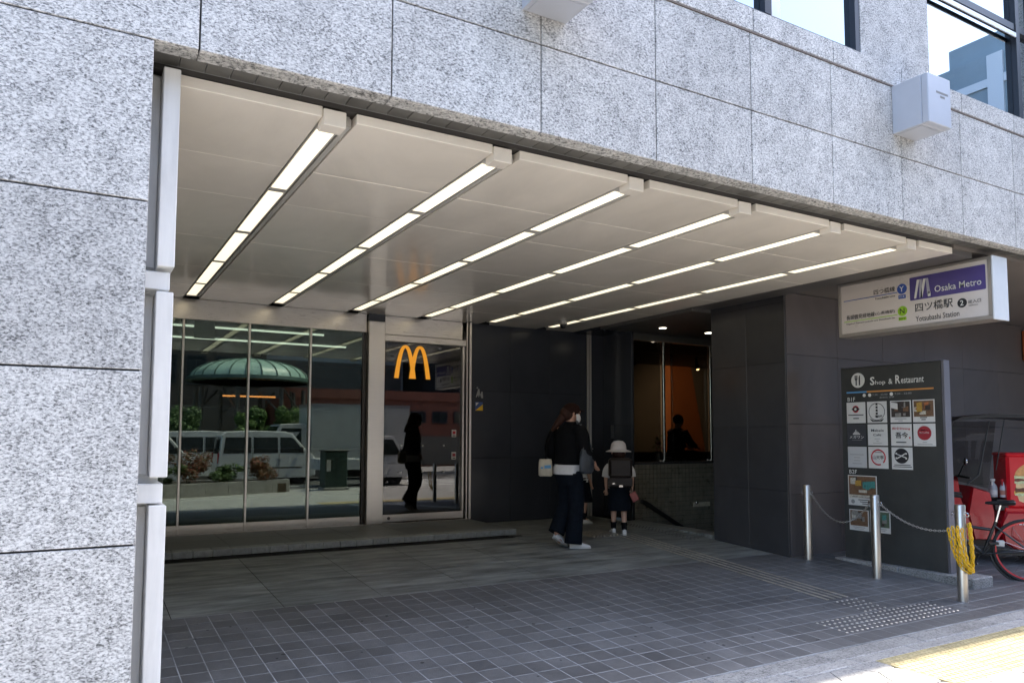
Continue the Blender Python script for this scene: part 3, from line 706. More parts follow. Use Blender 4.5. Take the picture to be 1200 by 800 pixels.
rw = thing('restaurant_window', 'dark window with bright vertical glass corner posts above the tiled wall', 'window', (8.5, 9.5, .9))
P('glass_pane', MB().box(7.71, 8.335, 9.49, 9.50, .91, 2.87), M_GLASSD, rw); P('glass_pane', MB().box(8.565, 9.40, 9.49, 9.50, .91, 2.87), M_GLASSD, rw); P('glass_pane', MB().box(9.46, 11.9, 9.49, 9.50, .91, 2.87), M_GLASSD, rw)
P('head_frame', MB().bbox(7.70, 12, 9.45, 9.56, 2.88, 3.0, .004), mat('head_grey', (.09, .09, .085), .4), rw)
M_POST = brushed('polished_post', (.75, .72, .68), .12, (2, 2, 8))
for x in (8.345, 9.405): 
    f = P('corner_post', MB().lathe([(.028, 0), (.028, 1.96)], (x+.055, 9.485, .91), 16), M_POST, rw, True)
    P('glass_fin', MB().box(x-.012, x+.205, 9.43, 9.442, .912, 2.876), M_CLEAR, f)
    P('post_base', MB().bbox(x-.005, x+.20, 9.44, 9.52, .906, .93, .004), M_POST, f)
ri = thing('restaurant_interior', 'dark dining room with an orange lit back wall seen through the window', 'room', (9.5, 11.5, 0))
M_RD = mat('dining_dark', (.045, .04, .038), .7); M_RG = mat('dining_grey', (.20, .19, .18), .7, noise=(2, .1)); M_RO = mat('dining_orange', (.46, .165, .06), .6, noise=(3, .12))
P('room_floor', MB().box(7.72, 13.5, 9.62, 13.6, .3, .38), M_RD, ri); P('room_ceiling', MB().box(7.72, 13.5, 9.57, 13.6, 2.93, 3.0), M_RD, ri)
P('room_wall', MB().box(7.72, 7.80, 9.62, 13.6, .3, 2.93), M_RD, ri); P('room_wall', MB().box(13.4, 13.5, 9.62, 13.6, .3, 2.93), M_RD, ri)
P('back_wall', MB().box(7.8, 11.55, 13.0, 13.1, .38, 2.93), M_RG, ri); P('feature_wall', MB().prism([(11.56, .38), (12.9, .38), (12.35, 2.93), (11.56, 2.93)], (0, 13.0, 0), (1, 0, 0), (0, 0, 1), (0, .1, 0)), M_RO, ri); P('back_wall', MB().box(11.56, 13.4, 13.105, 13.2, .38, 2.93), M_RG, ri)
P('counter', MB().bbox(8.2, 12.6, 10.4, 10.9, .38, 1.03, .01), M_RD, ri)
for x in (9.0, 10.6, 11.8): P('track_lamp', MB().tube([(x, 11.0, 2.92), (x, 11.0, 2.78), (x+.08, 11.05, 2.68)], [.012, .03, .045], 10), M_BLACK, ri, True)
P('lamp_bulb', MB().sphere((10.69, 11.06, 2.665), .03), mat('warm_bulb', (1, .8, .5), emit=(1, .6, .25), estr=5), ri)
wl = bpy.data.lights.new('restaurant_spot', 'SPOT'); wl.energy = 11; wl.color = (1, .62, .32); wl.spot_size = R(120); wl.spot_blend = .8; wl.shadow_soft_size = .08
wo = bpy.data.objects.new('restaurant_spot', wl); COL.objects.link(wo); wo.location = (11.4, 11.2, 2.62); wo.rotation_euler = (Vector((12.0, 13.0, 1.6))-Vector((11.4, 11.2, 2.62))).to_track_quat('-Z', 'Y').to_euler()
fl = thing('flower_vase', 'small vase of pink and green flowers behind the first bright glass post', 'vase', (8.5, 9.75, .91))
P('vase', MB().lathe([(.03, 0), (.045, .05), (.03, .12), (.035, .14)], (8.46, 9.72, .908), 14), M_PAPER, fl, True)
mb = MB(); mc = MB()
for k in range(40):
    a = random.uniform(0, 6.28); rr = random.uniform(.01, .09); h = random.uniform(.14, .42)
    c = Vector((8.46+rr*math.cos(a), 9.72+rr*math.sin(a), .91+h)); d = Vector((random.uniform(-1, 1), random.uniform(-1, 1), random.uniform(-.3, 1))).normalized()*.035; e = d.cross(Vector((.3, .5, .8))).normalized()*.018
    (mb if k % 3 else mc).quad(c-d, c+e, c+d, c-e)
P('leaves', mb, mat('vase_leaf', (.12, .22, .05), .6), fl)['kind'] = 'stuff'; P('petals', mc, mat('petal_pink', (.5, .15, .22), .6), fl)['kind'] = 'stuff'
# ceiling above the stairs with two downlights
sc_ = thing('stair_ceiling', 'dark flat ceiling above the station stairs holding two round downlights', 'ceiling', (8.5, 8.4, 3))
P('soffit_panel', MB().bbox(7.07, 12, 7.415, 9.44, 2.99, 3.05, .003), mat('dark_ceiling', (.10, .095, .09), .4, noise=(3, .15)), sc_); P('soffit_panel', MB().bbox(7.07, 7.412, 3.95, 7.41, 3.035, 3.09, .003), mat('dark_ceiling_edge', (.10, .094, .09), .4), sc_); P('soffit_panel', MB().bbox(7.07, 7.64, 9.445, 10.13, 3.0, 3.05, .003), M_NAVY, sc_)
for nm, x, y in (('first round downlight in the dark stair ceiling, left of the other', 7.78, 8.79), ('second round downlight in the dark stair ceiling, against the pier', 8.78, 8.83)):
    d = thing('downlight', nm, 'downlight', (x, y, 2.99), 'downlights in the stair ceiling')
    P('trim_ring', MB().torus((x, y, 2.989), .06, .008, n=24, k=6), M_WHITE, d, True); P('lens', MB().lathe([(.055, -.006), (0, -.007)], (x, y, 2.989), 20), mat('lit_downlight', (1, .95, .85), emit=(1, .9, .7), estr=4), d)

# ---------------------------------------------------------------- station sign
sg = thing('station_sign', 'large white and purple hanging station sign with Japanese and English lettering', 'sign', (7.57, 4.6, 2.73))
X0 = 7.45
P('sign_box', MB().bbox(7.462, 7.695, 3.80, 5.455, 2.43, 3.03, .004), M_SFRAME, sg)
fr = MB().bbox(7.444, 7.47, 3.80, 5.455, 2.43, 2.468, .003).bbox(7.444, 7.47, 3.80, 5.455, 3.008, 3.034, .003).bbox(7.444, 7.47, 5.42, 5.455, 2.469, 3.007, .003).bbox(7.444, 7.47, 3.80, 3.836, 2.469, 3.007, .003)
P('frame', fr, M_SFRAME, sg)
P('end_plate', MB().bbox(7.44, 7.70, 3.782, 3.797, 2.425, 3.036, .003), M_SEND, sg)
P('face', MB().box(7.454, 7.461, 3.837, 5.419, 2.469, 3.007), M_SIGN, sg)
def onsign(poly, y, z, m, nm='print', lift=0.): return P(nm, MB().prism(poly, (7.4535-lift, y, z), (0, -1, 0), (0, 0, 1), (-.0015, 0, 0)), m, sg)
UX, UZ = (0, -1, 0), (0, 0, 1)
def T(b, m, y, z, w=None, h=None, bold=0., lift=.0, al='l'): return text(b, m, sg, (7.4535-lift, y, z), UX, UZ, w, h, bold=bold, align=al)
onsign(rrect(.755, .240, .012), 4.610, 2.725, M_PURP, 'purple_field')
# emblem: two slanted folded bars and a dot
for k, (a, b) in enumerate(((0, .075), (.066, .141))):
    onsign([(a, 0), (a+.022, 0), (b-.012, .19), (b-.04, .19)], 4.565, 2.742, M_WTXT, 'emblem_bar', .002)
    onsign([(b-.012, .19), (b+.012, .19), (b+.012 if k == 0 else b+.03, 0.03 if k else .0), (b-.018 if k == 0 else b-.002, 0.03 if k else 0)], 4.565, 2.742, mat('emblem_shade', (.40, .39, .46), .4), 'emblem_bar', .002)
onsign([(0, 0), (.028, 0), (.028, .05), (0, .05)], 4.42, 2.742, M_WTXT, 'emblem_dot', .002)
T('Osaka Metro', M_WTXT, 4.347, 2.772, .455, .066, .004, .003)
T('四ツ橋駅', M_INK, 4.556, 2.598, .385, .092, .006)
T('Yotsubashi Station', M_INK, 4.556, 2.500, .445, .056, .003)
onsign(disc(.046), 4.083, 2.624, M_INK, 'number_disc'); T('2', M_WTXT, 4.083, 2.598, None, .052, .012, .003, 'c')
T('出入口', M_INK, 4.022, 2.607, .118, .036, .006); T('Exit/Entrance', M_INK, 4.020, 2.583, .085, .013, .004)
T('四つ橋線', M_INK, 5.016, 2.852, .245, .056, .006)
onsign(disc(.054), 4.695, 2.866, M_BLUE, 'line_disc'); T('Y', M_WTXT, 4.695, 2.838, None, .056, .004, .003, 'c')
onsign([(0, 0), (.08, 0), (.08, .04), (0, .04)], 4.736, 2.764, M_BLUE, 'station_code'); T('Y14', M_WTXT, 4.727, 2.774, .06, .02, .006, .003)
onsign([(0, 0), (.64, 0), (.64, .008), (0, .008)], 5.388, 2.833, M_BLUE, 'line_rule')
T('Yotsubashi Line', M_INK, 5.006, 2.796, .235, .024, .006)
T('長堀鶴見緑地線', M_INK, 5.357, 2.618, .345, .054, .006); T('(心斎橋駅)', M_INK, 5.004, 2.622, .225, .042, .004)
onsign(disc(.053), 4.697, 2.632, M_GREEN, 'line_disc'); T('N', M_INK, 4.697, 2.604, None, .056, .006, .003, 'c')
onsign([(0, 0), (.085, 0), (.085, .036), (0, .036)], 4.742, 2.534, M_GREEN, 'station_code'); T('N15', M_INK, 4.731, 2.542, .062, .02, .006, .003)
onsign([(0, 0), (.635, 0), (.635, .008), (0, .008)], 5.389, 2.597, M_GREEN, 'line_rule')
T('Nagahori Tsurumi-ryokuchi Line Shinsaibashi Sta.', M_INK, 5.358, 2.560, .58, .024, .006)

# ---------------------------------------------------------------- directory board
pl = thing('board_plinth', 'long low grey granite plinth under the black directory board', 'plinth', (8.05, 5.1, -.2))
for a, b in ((4.32, 5.13), (5.135, 5.93)):
    mb = MB().bbox(7.90, 8.26, a, b, -.3, -.115, .008); P('plinth_stone', mb, M_KERB, pl)
db = thing('directory_board', 'tall black shop and restaurant directory board with rows of white cards', 'notice board', (8.05, 5.2, -.11))
P('body', MB().bbox(8.004, 8.10, 4.63, 5.855, -.115, 2.135, .003), M_BLACK, db)
P('face_panel', MB().bbox(7.998, 8.006, 4.634, 5.851, -.112, 2.13, .002), M_PANEL, db)
P('edge_strip', MB().bbox(7.996, 8.102, 4.598, 4.629, -.116, 2.14, .003), M_BOARDEDGE, db); P('top_strip', MB().bbox(7.996, 8.102, 4.63, 5.856, 2.136, 2.148, .002), M_BOARDEDGE, db)
FX = 7.9975
def onb(poly, y, z, m, nm, par=None, lift=0.): return P(nm, MB().prism(poly, (FX-lift, y, z), (0, -1, 0), (0, 0, 1), (-.0015, 0, 0)), m, par or db)
def TB(b, m, y, z, w=None, h=None, bold=0., lift=.0, al='l', par=None): return text(b, m, par or db, (FX-lift, y, z), UX, UZ, w, h, bold=bold, align=al, lift=.003)
onb(disc(.088), 5.622, 1.983, M_WTXT, 'cutlery_disc')
onb([(-.03, -.06), (-.014, -.06), (-.014, .0), (-.004, .012), (-.004, .058), (-.014, .058), (-.014, .02), (-.018, .02), (-.018, .058), (-.026, .058), (-.026, .02), (-.03, .02), (-.03, .058), (-.04, .058), (-.04, .012), (-.03, 0)], 5.622, 1.983, M_INK, 'fork_mark', None, .002)
onb([(.014, -.06), (.028, -.06), (.03, .058), (.02, .055), (.012, .03), (.012, -.005)], 5.622, 1.983, M_INK, 'knife_mark', None, .002)
TB('S', M_WTXT, 5.464, 1.916, .058, .096, .02); TB('hop', M_WTXT, 5.398, 1.906, .125, .062, .006); TB('&', M_WTXT, 5.235, 1.917, .05, .06, .006); TB('R', M_WTXT, 5.150, 1.917, .058, .096, .02); TB('estaurant', M_WTXT, 5.083, 1.917, .262, .06, .006)
onb([(0, 0), (.265, 0), (.265, .017), (0, .017)], 5.778, 1.834, M_LBLUE, 'blue_rule'); onb([(.266, 0), (1.062, 0), (1.062, .017), (.266, .017)], 5.778, 1.834, M_ORNG, 'orange_rule')
for y in (5.545, 5.475, 5.205): onb(disc(.02, 16), y, 1.802, M_WTXT, 'dial_mark')
TB('7:30 - 22:00', M_INKG, 5.44, 1.792, .19, .02, .01); TB('7:30 - 22:00', M_INKG, 5.165, 1.792, .2, .02, .01); TB('定休日 日曜', M_INKG, 5.35, 1.757, .18, .022, .008)
TB('B1F', M_WTXT, 5.765, 1.738, .10, .046, .002); TB('B2F', M_WTXT, 5.768, .882, .10, .046, .002)
def card(y, z, w, h, m=M_PAPER, lb=None):
    c = onb([(0, 0), (w, 0), (w, h), (0, h)], y, z, m, 'card')
    if lb: c['label'] = lb
    return c
cw, ch = .246, .246; YC = [5.781, 5.512, 5.224, 4.958]; ZR = [1.478, 1.216, .954]
def lines(c, y, z, ws, m=M_INKG, gap=.022, th=.007):
    for i, (o, w) in enumerate(ws): onb([(0, 0), (w, 0), (w, th), (0, th)], y-o, z-i*gap, m, 'print_line', c, .002)
c = card(YC[0], ZR[0], cw, ch); onb(disc(.042, 20), YC[0]-.12, ZR[0]+.165, M_RED, 'logo_disc', c, .002); onb([(-.055, 0), (0, .035), (.055, 0), (0, -.035)], YC[0]-.12, ZR[0]+.165, M_INK, 'logo_mark', c, .004); onb(disc(.015, 12), YC[0]-.12, ZR[0]+.165, M_PAPER, 'logo_mark', c, .006); lines(c, YC[0]-.02, ZR[0]+.09, [(0, .2), (.065, .075)], M_INK, .04, .011)
c = card(YC[1], ZR[0], cw, ch)
P('logo_ring', MB().torus((FX-.004, YC[1]-.122, ZR[0]+.128), .098, .003, (1, 0, 0), 32, 4), M_INK, c)
TB('串焼屋', M_INK, YC[1]-.10, ZR[0]+.06, None, .03, .01, .002, 'l', c)
for k in range(5): onb([(-.012, -.012), (.012, -.012), (.012, .012), (-.012, .012)], YC[1]-.122, ZR[0]+.215-k*.036, M_INK, 'seal_mark', c, .004)
onb([(-.09, .0), (-.04, -.022), (.04, -.022), (.09, 0), (.06, -.035), (-.06, -.035)], YC[1]-.122, ZR[0]+.05, M_INK, 'logo_mark', c, .004)
def photo(c, y, z, w, h, cols, seed):
    rn = random.Random(seed); n = 5; m_ = 4
    onb([(0, 0), (w, 0), (w, h), (0, h)], y, z, PH[cols[0]], 'picture', c, .002)
    for k in range(9):
        a = rn.uniform(0, w*.75); b = rn.uniform(0, h*.7); ww = rn.uniform(.1, .35)*w; hh = rn.uniform(.12, .4)*h; ww = min(ww, w-a); hh = min(hh, h-b)
        onb([(0, 0), (ww, rn.uniform(-.01, .01)*h), (ww, hh), (0, hh*.9)], y-a, z+b, PH[rn.choice(cols[1:])], 'picture_patch', c, .0035+.0012*k)
PH = {k: mat('picture_'+k, v, .5, noise=(60, .35)) for k, v in dict(dark=(.05, .04, .035), brown=(.16, .09, .05), amber=(.42, .25, .05), pale=(.5, .46, .38), teal=(.06, .22, .20), grey=(.22, .21, .19), green=(.10, .14, .09), orange=(.38, .13, .05)).items()}
c = card(YC[2], ZR[0], cw, ch); photo(c, YC[2]-.012, ZR[0]+.06, .222, .175, ('dark', 'brown', 'dark', 'dark', 'grey'), 3); onb([(0, 0), (.08, -.02), (.08, .05), (0, .065)], YC[2]-.02, ZR[0]+.165, M_PAPER, 'picture_patch', c, .018); lines(c, YC[2]-.05, ZR[0]+.038, [(0, .14), (.045, .05)])
c = card(YC[3], ZR[0], cw, ch); photo(c, YC[3]-.012, ZR[0]+.06, .222, .175, ('brown', 'pale', 'orange', 'dark', 'brown', 'orange'), 5); onb([(0, 0), (.06, .005), (.06, .11), (0, .10)], YC[3]-.055, ZR[0]+.11, PH['amber'], 'picture_patch', c, .018); lines(c, YC[3]-.08, ZR[0]+.045, [(0, .08), (.015, .05)], M_INK, .022, .01)
c = card(YC[0], ZR[1], cw, ch, mat('card_charcoal', (.045, .047, .055), .5)); 
for k, h in enumerate((.02, .035, .06, .04, .03, .018)): onb([(0, 0), (.014, 0), (.011, h), (.003, h)], YC[0]-.075-k*.016, ZR[1]+.125, M_PAPER, 'skyline_mark', c, .002)
TB('メガワン', M_PAPER, YC[0]-.03, ZR[1]+.08, .19, .035, .02, .002, 'l', c); lines(c, YC[0]-.06, ZR[1]+.06, [(0, .13)], M_INKG, .02, .005)
c = card(YC[1], ZR[1], cw, ch); TB('Mabele', M_INK, YC[1]-.045, ZR[1]+.16, .16, .03, .004, .002, 'l', c); TB('Cafe', M_INK, YC[1]-.07, ZR[1]+.11, .10, .028, .004, .002, 'l', c); lines(c, YC[1]-.085, ZR[1]+.075, [(0, .07), (.02, .03), (-.02, .11)], M_INKG, .025, .005)
c = card(YC[2], ZR[1], cw, ch); TB('和食Dining', M_RED, YC[2]-.015, ZR[1]+.175, .215, .034, .012, .002, 'l', c); TB('吾今', M_INK, YC[2]-.055, ZR[1]+.085, .15, .07, .02, .002, 'l', c); onb([(0, 0), (.014, 0), (.014, .022), (0, .022)], YC[2]-.215, ZR[1]+.08, M_RED, 'seal_mark', c, .002); lines(c, YC[2]-.06, ZR[1]+.035, [(0, .12)], M_INK, .02, .011)
c = card(YC[3], ZR[1], cw, ch); onb(disc(.078), YC[3]-.123, ZR[1]+.143, M_DRED, 'logo_disc', c, .002); TB('ワインバル', M_PAPER, YC[3]-.068, ZR[1]+.135, .11, .024, .012, .004, 'l', c); lines(c, YC[3]-.075, ZR[1]+.17, [(0, .07)], M_PAPER, .02, .008); lines(c, YC[3]-.1, ZR[1]+.04, [(0, .05), (-.06, .17)], M_INKG, .022, .006)
c = card(YC[0], ZR[2], cw, ch, mat('card_pale', (.5, .5, .5), .5)); lines(c, YC[0]-.03, ZR[2]+.15, [(0, .18), (.05, .08), (.05, .08), (.03, .12)], M_INKG, .035, .006)
c = card(YC[1], ZR[2], cw, ch); P('logo_ring', MB().torus((FX-.004, YC[1]-.125, ZR[2]+.128), .085, .008, (1, 0, 0), 32, 4, .93, 1.2), M_RED, c); TB('山天亭', M_INK, YC[1]-.055, ZR[2]+.105, .14, .045, .004, .006, 'l', c); lines(c, YC[1]-.08, ZR[2]+.18, [(0, .09)], M_INKG, .02, .012)
c = card(YC[2], ZR[2], cw, ch); onb(disc(.085), YC[2]-.118, ZR[2]+.150, M_INK, 'logo_disc', c, .002)
for sgn in (1, -1):
    onb([(-.06, -.022*sgn-.006), (-.05, -.03*sgn-.006), (.06, .022*sgn+.006), (.05, .03*sgn+.006)], YC[2]-.118, ZR[2]+.150, M_PAPER, 'crossed_mark', c, .004+.0016*(sgn > 0))
    for s2 in (1, -1): onb(disc(.011, 10), YC[2]-.118-.058*s2, ZR[2]+.150+.026*s2*sgn, M_PAPER, 'knob_mark', c, .008)
lines(c, YC[2]-.03, ZR[2]+.045, [(0, .19), (-.012, .215)], M_INK, .02, .008)
c = card(5.79, .512, .372, .352); photo(c, 5.778, .635, .348, .22, ('brown', 'pale', 'dark', 'teal', 'grey', 'amber'), 8); photo(c, 5.778, .60, .348, .033, ('pale', 'pale', 'grey', 'pale'), 2); onb(disc(.025, 12), 5.73, .555, M_INKG, 'dish_mark', c, .002); lines(c, 5.66, .575, [(0, .16), (.02, .14), (.05, .11)], M_INK, .022, .009)
c = card(5.784, .220, .252, .243); photo(c, 5.772, .275, .228, .178, ('brown', 'grey', 'pale', 'dark', 'grey'), 21); lines(c, 5.74, .255, [(0, .16), (.02, .12)], M_INKG, .018, .006)
c = card(5.514, .222, .25, .25); photo(c, 5.502, .285, .226, .175, ('green', 'grey', 'teal', 'dark', 'pale'), 14); lines(c, 5.47, .262, [(0, .16), (.02, .12)], M_INKG, .018, .006)

# ---------------------------------------------------------------- bollards and chains
def smooth_chain(P_):
    out = []
    for i in range(len(P_)-1):
        p0, p1, p2, p3 = P_[max(i-1, 0)], P_[i], P_[i+1], P_[min(i+2, len(P_)-1)]
        for j in range(4): t = j/4; out.append(.5*((2*p1)+(p2-p0)*t+(2*p0-5*p1+4*p2-p3)*t*t+(3*p1-p0-3*p2+p3)*t**3))
    return out+[P_[-1]]
def bollard(x, y, ztop, lb):
    z = fz(y); b = thing('steel_bollard', lb, 'bollard', (x, y, z), 'steel bollards joined by chains')
    P('post', MB().lathe([(.0465, -.02), (.0465, ztop-z-.006), (.0435, ztop-z), (0, ztop-z+.001)], (x, y, z), 28), M_STEELB, b, True)
    for s in (1, -1):
        e = P('eyelet', MB().torus((x+.004*s, y+s*.062, ztop-.09), .02, .005, (1, 0, .2), 16, 6), M_CHROME, b, True); P('lug', MB().tube([(x, y+s*.044, ztop-.075), (x, y+s*.06, ztop-.072)], .008, 8), M_CHROME, e)
    return b
bollard(7.31, 4.101, .672, 'nearest steel bollard, with the bundle of yellow chain hung on it')
bollard(7.42, 5.056, .695, 'middle steel bollard standing in front of the directory board')
bollard(7.548, 6.021, .742, 'farthest steel bollard, against the dark stone pier')
cb = catenary((7.42, 4.99, .60), (7.31, 4.17, .43), .10, 20); ca = catenary((7.548, 5.955, .64), (7.42, 5.12, .60), .26, 20)
c1 = tag(P('barrier_chain', chain_curve(cb, .034, .0035, MB()), M_CHAIN, None, True), 'thin steel chain between the middle bollard and the yellow chain bundle', 'chain', 'barrier chains')
c2 = tag(P('barrier_chain', chain_curve(ca, .034, .0035, MB()), M_CHAIN, None, True), 'thin sagging steel chain between the far and middle bollards', 'chain', 'barrier chains')
sv = Vector((.865, -.50, 0)); fv = Vector((-.50, -.865, 0)); bc = Vector((7.31, 4.101, 0)); mb = MB()
for k in range(5):
    o = (k-2)*.027; q = .016*((k*2) % 3); base = [(-.10+o*1.1, .46+.02*(k % 2)), (-.088+o, .36), (-.066+o*.9, .25), (-.036+o*.75, .15), (.0+o*.55, .08+q), (.035+o*.3, .045+q), (.066, .08+q), (.074, .17), (.070, .30), (.062, .43), (.055, .50)]
    if k in (1, 3): base = base[:7]+[(.075, .12+q)]
    pts = []
    for i, (s_, z_) in enumerate(base):
        f_ = .07+.02*(k % 3) if s_ < .055 else .035+.012*(k % 3)
        pts.append(bc+sv*s_+fv*f_+Vector((0, 0, z_)))
    chain_curve(smooth_chain(pts), .058, .0056, mb, .36)
yc = tag(P('yellow_chain', mb, M_YCHAIN, None, True), 'bundle of yellow plastic chain looped over the nearest bollard', 'chain')

# ---------------------------------------------------------------- metal boxes on the facade
def fbox(x0, x1, z0, z1, lb):
    b = thing('facade_box', lb, 'light box', ((x0+x1)/2, 3.55, z0), 'metal boxes on the granite facade')
    P('casing', MB().bbox(x0, x1, 3.437, 3.688, z0, z1, .004), M_BOXM, b)
    P('front_plate', MB().bbox(x0-.001, x1+.001, 3.378, 3.435, z0-.001, z1+.001, .006), M_BOXM, b)
    P('underside_lens', MB().box(x0+.03, x1-.03, 3.46, 3.66, z0-.004, z0+.002), M_BOXM, b)
    return b
b2 = fbox(5.80, 6.115, 3.83, 4.238, 'silver metal box on the facade at upper right, with faint print')
mk = MB()
for i in range(11): mk.box(5.91+i*.0155, 5.921+i*.0155, 3.3765, 3.3775, 4.09, 4.108)
for i in range(4): mk.box(5.965+i*.017, 5.977+i*.017, 3.3765, 3.3775, 4.058, 4.076)
P('faint_print', mk, M_INKG, b2)['kind'] = 'stuff'
fbox(2.194, 2.51, 3.834, 4.242, 'silver metal box on the facade cut by the top of the photo')
# ---------------------------------------------------------------- people
def loft(mb, secs, n=14):
    """secs: (x, y, z, half depth in x, half width in y[, lean axis])"""
    vs = []; m = len(secs)
    for s_ in secs:
        x, y, z, dx, dy = s_[:5]
        for k in range(n): a = 2*math.pi*k/n; vs.append((x+dx*math.cos(a), y+dy*math.sin(a), z))
    fs = [(i*n+k, i*n+(k+1) % n, (i+1)*n+(k+1) % n, (i+1)*n+k) for i in range(m-1) for k in range(n)]
    fs += [tuple(range(n))[::-1], tuple((m-1)*n+k for k in range(n))]
    return mb.add(vs, fs)
def smooth_path(pts, rad, k=4):
    P_ = [Vector(p) for p in pts]; out = []; ro = []
    for i in range(len(P_)-1):
        p0, p1, p2, p3 = P_[max(i-1, 0)], P_[i], P_[i+1], P_[min(i+2, len(P_)-1)]
        for j in range(k):
            t = j/k; out.append(.5*((2*p1)+(p2-p0)*t+(2*p0-5*p1+4*p2-p3)*t*t+(3*p1-p0-3*p2+p3)*t**3)); ro.append(rad[i]+(rad[i+1]-rad[i])*t)
    return out+[P_[-1]], ro+[rad[-1]]
def limb(mb, pts, rad, n=12): p, r = smooth_path(pts, rad); return mb.tube(p, r, n)
def body(J, s, m, parent, levels=2):
    """one continuous skin: trunk, head, arms with five-fingered hands, legs with feet; J holds joints, s scales the radii"""
    pts = []; ed = []
    def a(p, rx, ry=None, link_=None):
        pts.append((*p, rx*s, (ry or rx)*s)); i = len(pts)-1
        if link_ is not None: ed.append((link_, i))
        return i
    pe = a(J['pelvis'], .12, .10); wa = a(J['waist'], .11, .085, pe); ch = a(J['chest'], .125, .095, wa); nb = a(J['neckbase'], .06, .055, ch); ne = a(J['neck'], .048, .048, nb)
    h1 = a(J['head1'], .068, .072, ne); h2 = a(J['head2'], .082, .088, h1); a(J['head3'], .058, .06, h2)
    f = Vector(J['face']); hm_ = Vector(J['head1']).lerp(Vector(J['head2']), .45); a(hm_+f*.085*s+Vector((0, 0, 0)), .016, .016, h1)
    for sd in ('r', 'l'):
        sh = a(J['sh_'+sd], .05, .05, ch); el = a(J['el_'+sd], .038, .038, sh); wr = a(J['wr_'+sd], .026, .026, el)
        d = (Vector(J['wr_'+sd])-Vector(J['el_'+sd])).normalized(); d = (d+Vector(J.get('droop', (0, 0, -.3)))).normalized(); sdv = d.cross(Vector((1, 0, .2))).normalized()
        pa = a(Vector(J['wr_'+sd])+d*.07*s, .03, .018, wr)
        for q in range(4):
            L_ = (.062, .072, .068, .052)[q]; o = sdv*(q-1.5)*.017*s; b = Vector(J['wr_'+sd])+d*.095*s+o
            f1 = a(b, .0085, .0085, pa); a(b+d*L_*.6*s+Vector((.012*s, 0, -.01*s)), .0078, .0078, f1)
        t1 = a(Vector(J['wr_'+sd])+d*.05*s-sdv*.035*s, .0105, .0105, pa); a(Vector(J['wr_'+sd])+d*.095*s-sdv*.05*s, .0085, .0085, t1)
        hp = a(J['hip_'+sd], .085, .085, pe); kn = a(J['kn_'+sd], .058, .058, hp); ca = a(Vector(J['kn_'+sd]).lerp(Vector(J['an_'+sd]), .35), .056, .052, kn); an = a(J['an_'+sd], .034, .034, ca); a(J['toe_'+sd], .036, .028, an)
    return skinned('body', pts, ed, m, parent, levels)
M_SKIN = mat('skin', (.48, .27, .19), .5, noise=(40, .06)); M_SKIN2 = mat('child_skin', (.56, .35, .26), .5, noise=(40, .06))
M_CBLK = mat('black_cotton', (.007, .0075, .009), .85, spec=.08, noise=(25, .25), bump=(11, .9)); M_CNAVY = mat('navy_trousers', (.007, .010, .016), .85, spec=.08, noise=(18, .3), bump=(9, .9)); M_CWHITE = mat('white_cotton', (.68, .68, .70), .8, noise=(30, .06), bump=(14, .5))
M_HAIR = mat('brown_hair', (.032, .014, .010), .6, spec=.15, noise=(30, .4, 4, (1, 1, .15))); M_CAP = mat('brown_cap', (.024, .012, .010), .9, spec=.05, noise=(40, .2)); M_SHOE = mat('white_shoe', (.72, .72, .71), .5); M_SOLE = mat('shoe_sole', (.55, .55, .53), .6)
M_HATW = mat('straw_white_hat', (.60, .57, .57), .8, noise=(90, .08)); M_RAND = mat('dark_brown_leather', (.018, .013, .012), .4, spec=.25, noise=(30, .2)); M_MASK = mat('face_mask', (.58, .58, .58), .8)
def shoe(parent, toe_dir, heel, L_=.24, m=M_SHOE, pitch=0.):
    d = Vector((*toe_dir, 0)).normalized(); s_ = Vector((-d.y, d.x, 0)); mb = MB(); n = 12; vs = []
    rows = [(0, .028, .0, .085), (.04, .036, .0, .09), (.10, .036, 0, .075), (.15, .040, 0, .055), (.20, .038, 0, .042), (.235, .018, .004, .025)]
    k_ = L_/.24
    for x, w_, z0, z1 in rows:
        for k in range(n):
            a = 2*math.pi*k/n; zz = (z0+z1)/2+(z1-z0)/2*math.sin(a); vs.append(Vector((x*k_-.04*k_, w_*k_*math.cos(a), zz*k_)))
    rot = Matrix.Rotation(-pitch, 3, 'Y')
    vs = [rot @ v for v in vs]; o = Vector(heel)
    vs = [o+d*v.x+s_*v.y+Vector((0, 0, v.z)) for v in vs]; m_ = len(rows)
    mb.add(vs, [(i*n+k, i*n+(k+1) % n, (i+1)*n+(k+1) % n, (i+1)*n+k) for i in range(m_-1) for k in range(n)]+[tuple(range(n))[::-1], tuple((m_-1)*n+k for k in range(n))])
    sh = Pl('shoe', mb, m, parent, True)
    so_ = MB(); poly = [(-.045, -.03), (-.045, .03), (.02, .036), (.1, .043), (.17, .04), (.2, .015), (.2, -.015), (.17, -.04), (.1, -.043), (.02, -.036)]
    so_.prism([(x*k_, y*k_) for x, y in poly], (0, 0, -.004), (1, 0, 0), (0, 1, 0), (0, 0, .016)); so_.v = [tuple(o+d*(rot @ Vector(v)).x+s_*(rot @ Vector(v)).y+Vector((0, 0, (rot @ Vector(v)).z))) for v in so_.v]
    Pl('sole', so_, M_SOLE, sh)
def Pl(name, mb, m, parent=None, smooth=False, ang=50): return link(name, mesh_from(mb, name, m, Vector((0, 0, 0)), smooth, ang), parent)
